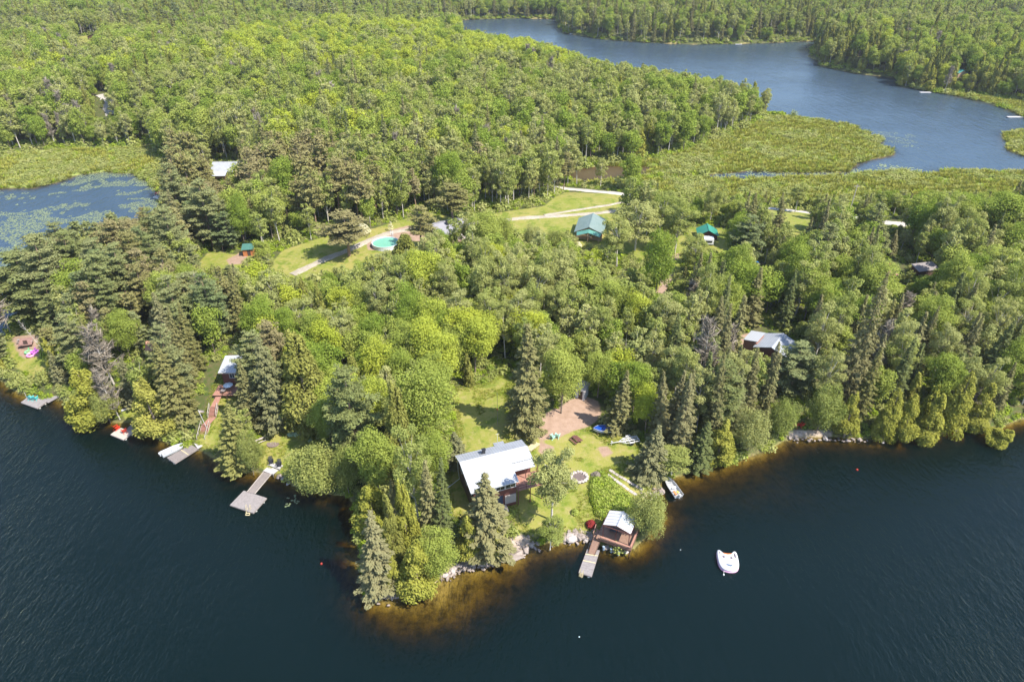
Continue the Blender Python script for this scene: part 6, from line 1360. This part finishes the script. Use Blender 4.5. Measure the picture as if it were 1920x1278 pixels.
shed("dark brown shed with reddish roof on the wooded slope", G(294, 668), .3, 3.2, 2.4, 1.7, brn_w, paint("rusty_roof", (.50, .26, .18), .7)); shed("low rusty brown shed beside the grey picnic table", G(50, 652), .3, 2.2, 1.6, .8, darkbrown, paint("maroon_roof", (.26, .15, .13), .8))
# --- pool
t = thing("swimming_pool", "round above-ground pool with turquoise green water beside the driveway", "swimming pool"); P_ = W(722.5, 454, 6.3); zb = gz(P_.x, P_.y) - .1; q = MB(); N = 36; r_ = 3.75; z1 = 6.3 - zb
q.add([(r_ * math.cos(k * 6.283 / N), r_ * math.sin(k * 6.283 / N), z) for z in (-.3, z1) for k in range(N)] + [((r_ - .2) * math.cos(k * 6.283 / N), (r_ - .2) * math.sin(k * 6.283 / N), z) for z in (z1, z1 - .5) for k in range(N)], [(j * N + k, j * N + (k + 1) % N, (j + 1) * N + (k + 1) % N, (j + 1) * N + k) for j in range(3) for k in range(N)]); q.build("pool_wall", fascia, t)
q = MB(); q.tube([(r_ * math.cos(k * 6.283 / N), r_ * math.sin(k * 6.283 / N), z1 + .02) for k in range(N + 1)], .09, 6); q.build("rim", white, t); q = MB(); q.disc((0, 0, z1 - .18), r_ - .15, 36, .1); q.build("pool_water", paint("pool_green", (.17, .42, .31), .08, .12, .3, 1), t); place(t, (P_.x, P_.y, zb))
t = thing("pool_ladder", "white step ladder at the back of the round pool", "ladder"); q = MB()
for s in (-1, 1): q.tube([(s * .3, .6, 0), (s * .3, .15, 2.2), (s * .3, -.3, 1.2)], .05, 6)
q.build("rail", white, t); q = MB()
for k in range(4): q.box((0, .5 - k * .1, .35 + k * .4), (.55, .2, .05))
q.build("step", white, t); P2 = W(735, 441, 6); place(t, (P2.x, P2.y, zb))
plant("slender pale sapling behind the pool", W(733, 432, 5.4), .8, "flower", "sapling", "young tree", 60, 2.6, None)
# --- rusty deck and grey roof on the right
P_ = G(1668, 522); t = thing("wooden_deck", "orange-brown timber deck half hidden by trees on the right", "deck"); q = MB(); q.planks((-2.4, 0, .8), (2.4, 0, .8), (2.4, 4.6, .8), (-2.4, 4.6, .8), 18); q.build("boards", deckred, t); q = MB(); rail(q, [(-2.4, 0, .8), (-2.4, 4.6, .8), (2.4, 4.6, .8)], 1); q.build("railing", orange_w, t); place(t, (P_.x, P_.y, P_.z), .1)
for k, (dx, dy) in enumerate(((-1.2, 1.2), (-.7, 3.2))): chair(orange_w, ["front rust-coloured round-backed chair on the timber deck", "rear rust-coloured round-backed chair on the timber deck"][k], (P_.x + dx, P_.y + dy, P_.z + .82), 2.6, "rust-coloured deck chairs").scale = (1.5,) * 3
P_ = G(1737, 520); shed("long low shed with pale grey roof behind the right hand trees", (P_.x, P_.y, P_.z), .25, 6.0, 2.6, 2.0, brn_w, paint("pale_shingle", (.24, .21, .20), .85, .15, 1, 8), .6)
t = thing("tarp_bundle", "bright blue tarp bundle between spruces right of the small cabin", "tarp"); s = boulder(91, 1, (1, .8, .6)); s.build("tarp", paint("bright_blue_tarp", (.03, .22, .62), .5), t); q = MB(); q.tube([(-1, 0, .1), (0, -.1, .62), (1, 0, .1)], .03, 5); q.build("rope", black, t); place(t, tuple(G(1416, 503, 1.2)))
# --- poles
for (u, vb, vt, lab) in ((1591, 402, 347, "bare leaning utility pole at the marsh road on the right"),):
    p_ = G(u, vb); h = 9.5; t = thing("utility_pole", lab, "utility pole", p_); q = MB(); q.tube([p_ - Vector((0, 0, .5)), p_ + Vector((.3, 0, h))], [.17, .11], 8); q.build("pole", palew, t); q = MB(); q.beam(p_ + Vector((-.7, 0, h - .6)), p_ + Vector((1.2, 0, h - .6)), .1, .12); q.build("crossarm", palew, t)
p_ = G(933, 797); t = thing("antenna_mast", "thin metal mast standing in the lawn left of the lone big spruce", "mast", p_); q = MB(); q.tube([p_, p_ + Vector((0, 0, 7.5))], [.05, .03], 6); q.build("mast", greyd, t); q = MB(); q.tube([p_ + Vector((0, 0, 3.5)), p_ + Vector((-.05, 0, 3.9))], .09, 6); q.build("clamp", redp, t)
# fallen tree on the right shore
a, b = G(1790, 812), W(1872, 762, 3); T = bare(404, (b - Vector((a.x, a.y, a.z))).length + 1, 2.0, 40, 22); cm, tm = T.meshes("fallen", FOL["dead"], BARK["white"]); t = thing("fallen_tree", "fallen grey dead tree lying along the right shore", "fallen tree", tuple(a + Vector((0, 0, .6))), group="dead trees"); link("trunk", tm, t); link("branches", cm, t); t.rotation_euler = (R(-70), R(18), R(-40))
# far docks and boats
for (u, v, w_, lab) in ((1735, 173, 6, "pale floating dock on the far right shore"), (1908, 219, 10, "long white dock at the right edge of the far lake"), (1543, 78, 6, "tiny pale dock at the far tip of the lake"), (1385, 83, 5, "tiny white dock on the far shore"), (1075, 63, 6, "tiny pale dock with a float on the far left headland")):
    p_ = W(u, v, .4); t = thing("floating_dock", lab, "dock", p_, group="docks across the far lake"); q = MB(); q.planks(p_ + Vector((-w_ / 2, -1, 0)), p_ + Vector((-w_ / 2, 1, 0)), p_ + Vector((w_ / 2, 1, 0)), p_ + Vector((w_ / 2, -1, 0)), 12, .15, .02); q.build("boards", pale, t); q = MB(); q.box(p_ + Vector((0, 0, -.3)), (w_ * .9, 1.6, .25)); q.build("pontoon", foam, t)
P_ = W(853, 43.5, 0); boat("tiny white boat at the far end of the lake", (P_.x, P_.y, 0), 1.4, 6, 2.2, hull=white)
P_ = W(303, 371, .3); t = thing("pontoon_boat", "white pontoon boat with red canopy at the pond bank", "pontoon boat"); q = MB(); q.slab([(-2.8, -1.1, .7), (2.8, -1.1, .7), (2.8, 1.1, .7), (-2.8, 1.1, .7)], .1); q.build("deck", white, t)
for s in (-1, 1): q = MB(); q.tube([(-3, s * .8, .25), (2.8, s * .8, .25), (3.1, s * .8, .4)], [.3, .3, .1], 8); q.build("pontoon", alum, t)
q = MB(); q.slab([(-1.6, -1.1, 2.2), (1.2, -1.1, 2.2), (1.2, 1.1, 2.2), (-1.6, 1.1, 2.2)], .08); 
for x in (-1.4, 1.0):
    for s in (-1, 1): q.beam((x, s, .7), (x, s, 2.15), .06, .06)
q.build("canopy", redp, t); place(t, (P_.x, P_.y, -.1), -.5)
P_ = W(320, 371, .5); t = thing("floating_dock", "short pale dock beside the red canopied pontoon boat", "dock", P_); q = MB(); q.planks(P_ + Vector((-2.6, -.8, 0)), P_ + Vector((2.6, -.8, 0)), P_ + Vector((2.6, .8, 0)), P_ + Vector((-2.6, .8, 0)), 6); q.build("boards", pale, t); q = MB(); q.box(P_ + Vector((0, 0, -.25)), (4.8, 1.3, .2)); q.build("pontoon", foam, t)
P_ = G(170, 78); cabin("cabin", "tiny brown cabin in a field on the distant upper left", "cabin", (P_.x, P_.y + 6, P_.z), .1, 9, 6, 2.4, 4, brn_w, paint("far_brown_roof", (.16, .11, .10), .8), .4)
P_ = G(1800, 152); cabin("cabin", "tiny cabin with turquoise roof among far right trees", "cabin", (P_.x, P_.y, P_.z + 2), .2, 5, 5, 2.4, 3.8, tan, paint("turquoise_roof", (.08, .38, .34), .6), .4)
P_ = G(843, 312); shed("tiny tan shed between the dome-shaped cedars", (P_.x, P_.y, P_.z), .2, 4, 3, 2.2, tan, paint("tan_roof", (.52, .42, .34), .8))
# --- the air between the camera and the far hills
hz = MB(); hz.box((0, 1500, 52), (6400, 4200, 120)); m = bpy.data.materials.new("haze"); m.use_nodes = True; m.node_tree.nodes.clear()
pv = m.node_tree.nodes.new("ShaderNodeVolumePrincipled"); pv.inputs["Color"].default_value = (.90, .94, 1, 1); pv.inputs["Density"].default_value = 0.00008; pv.inputs["Anisotropy"].default_value = .1
ou = m.node_tree.nodes.new("ShaderNodeOutputMaterial"); m.node_tree.links.new(pv.outputs[0], ou.inputs["Volume"]); ho = hz.build("haze", m, kind="stuff", label="thin pale summer haze over the whole landscape", cat="haze"); ho.display_type = 'WIRE'
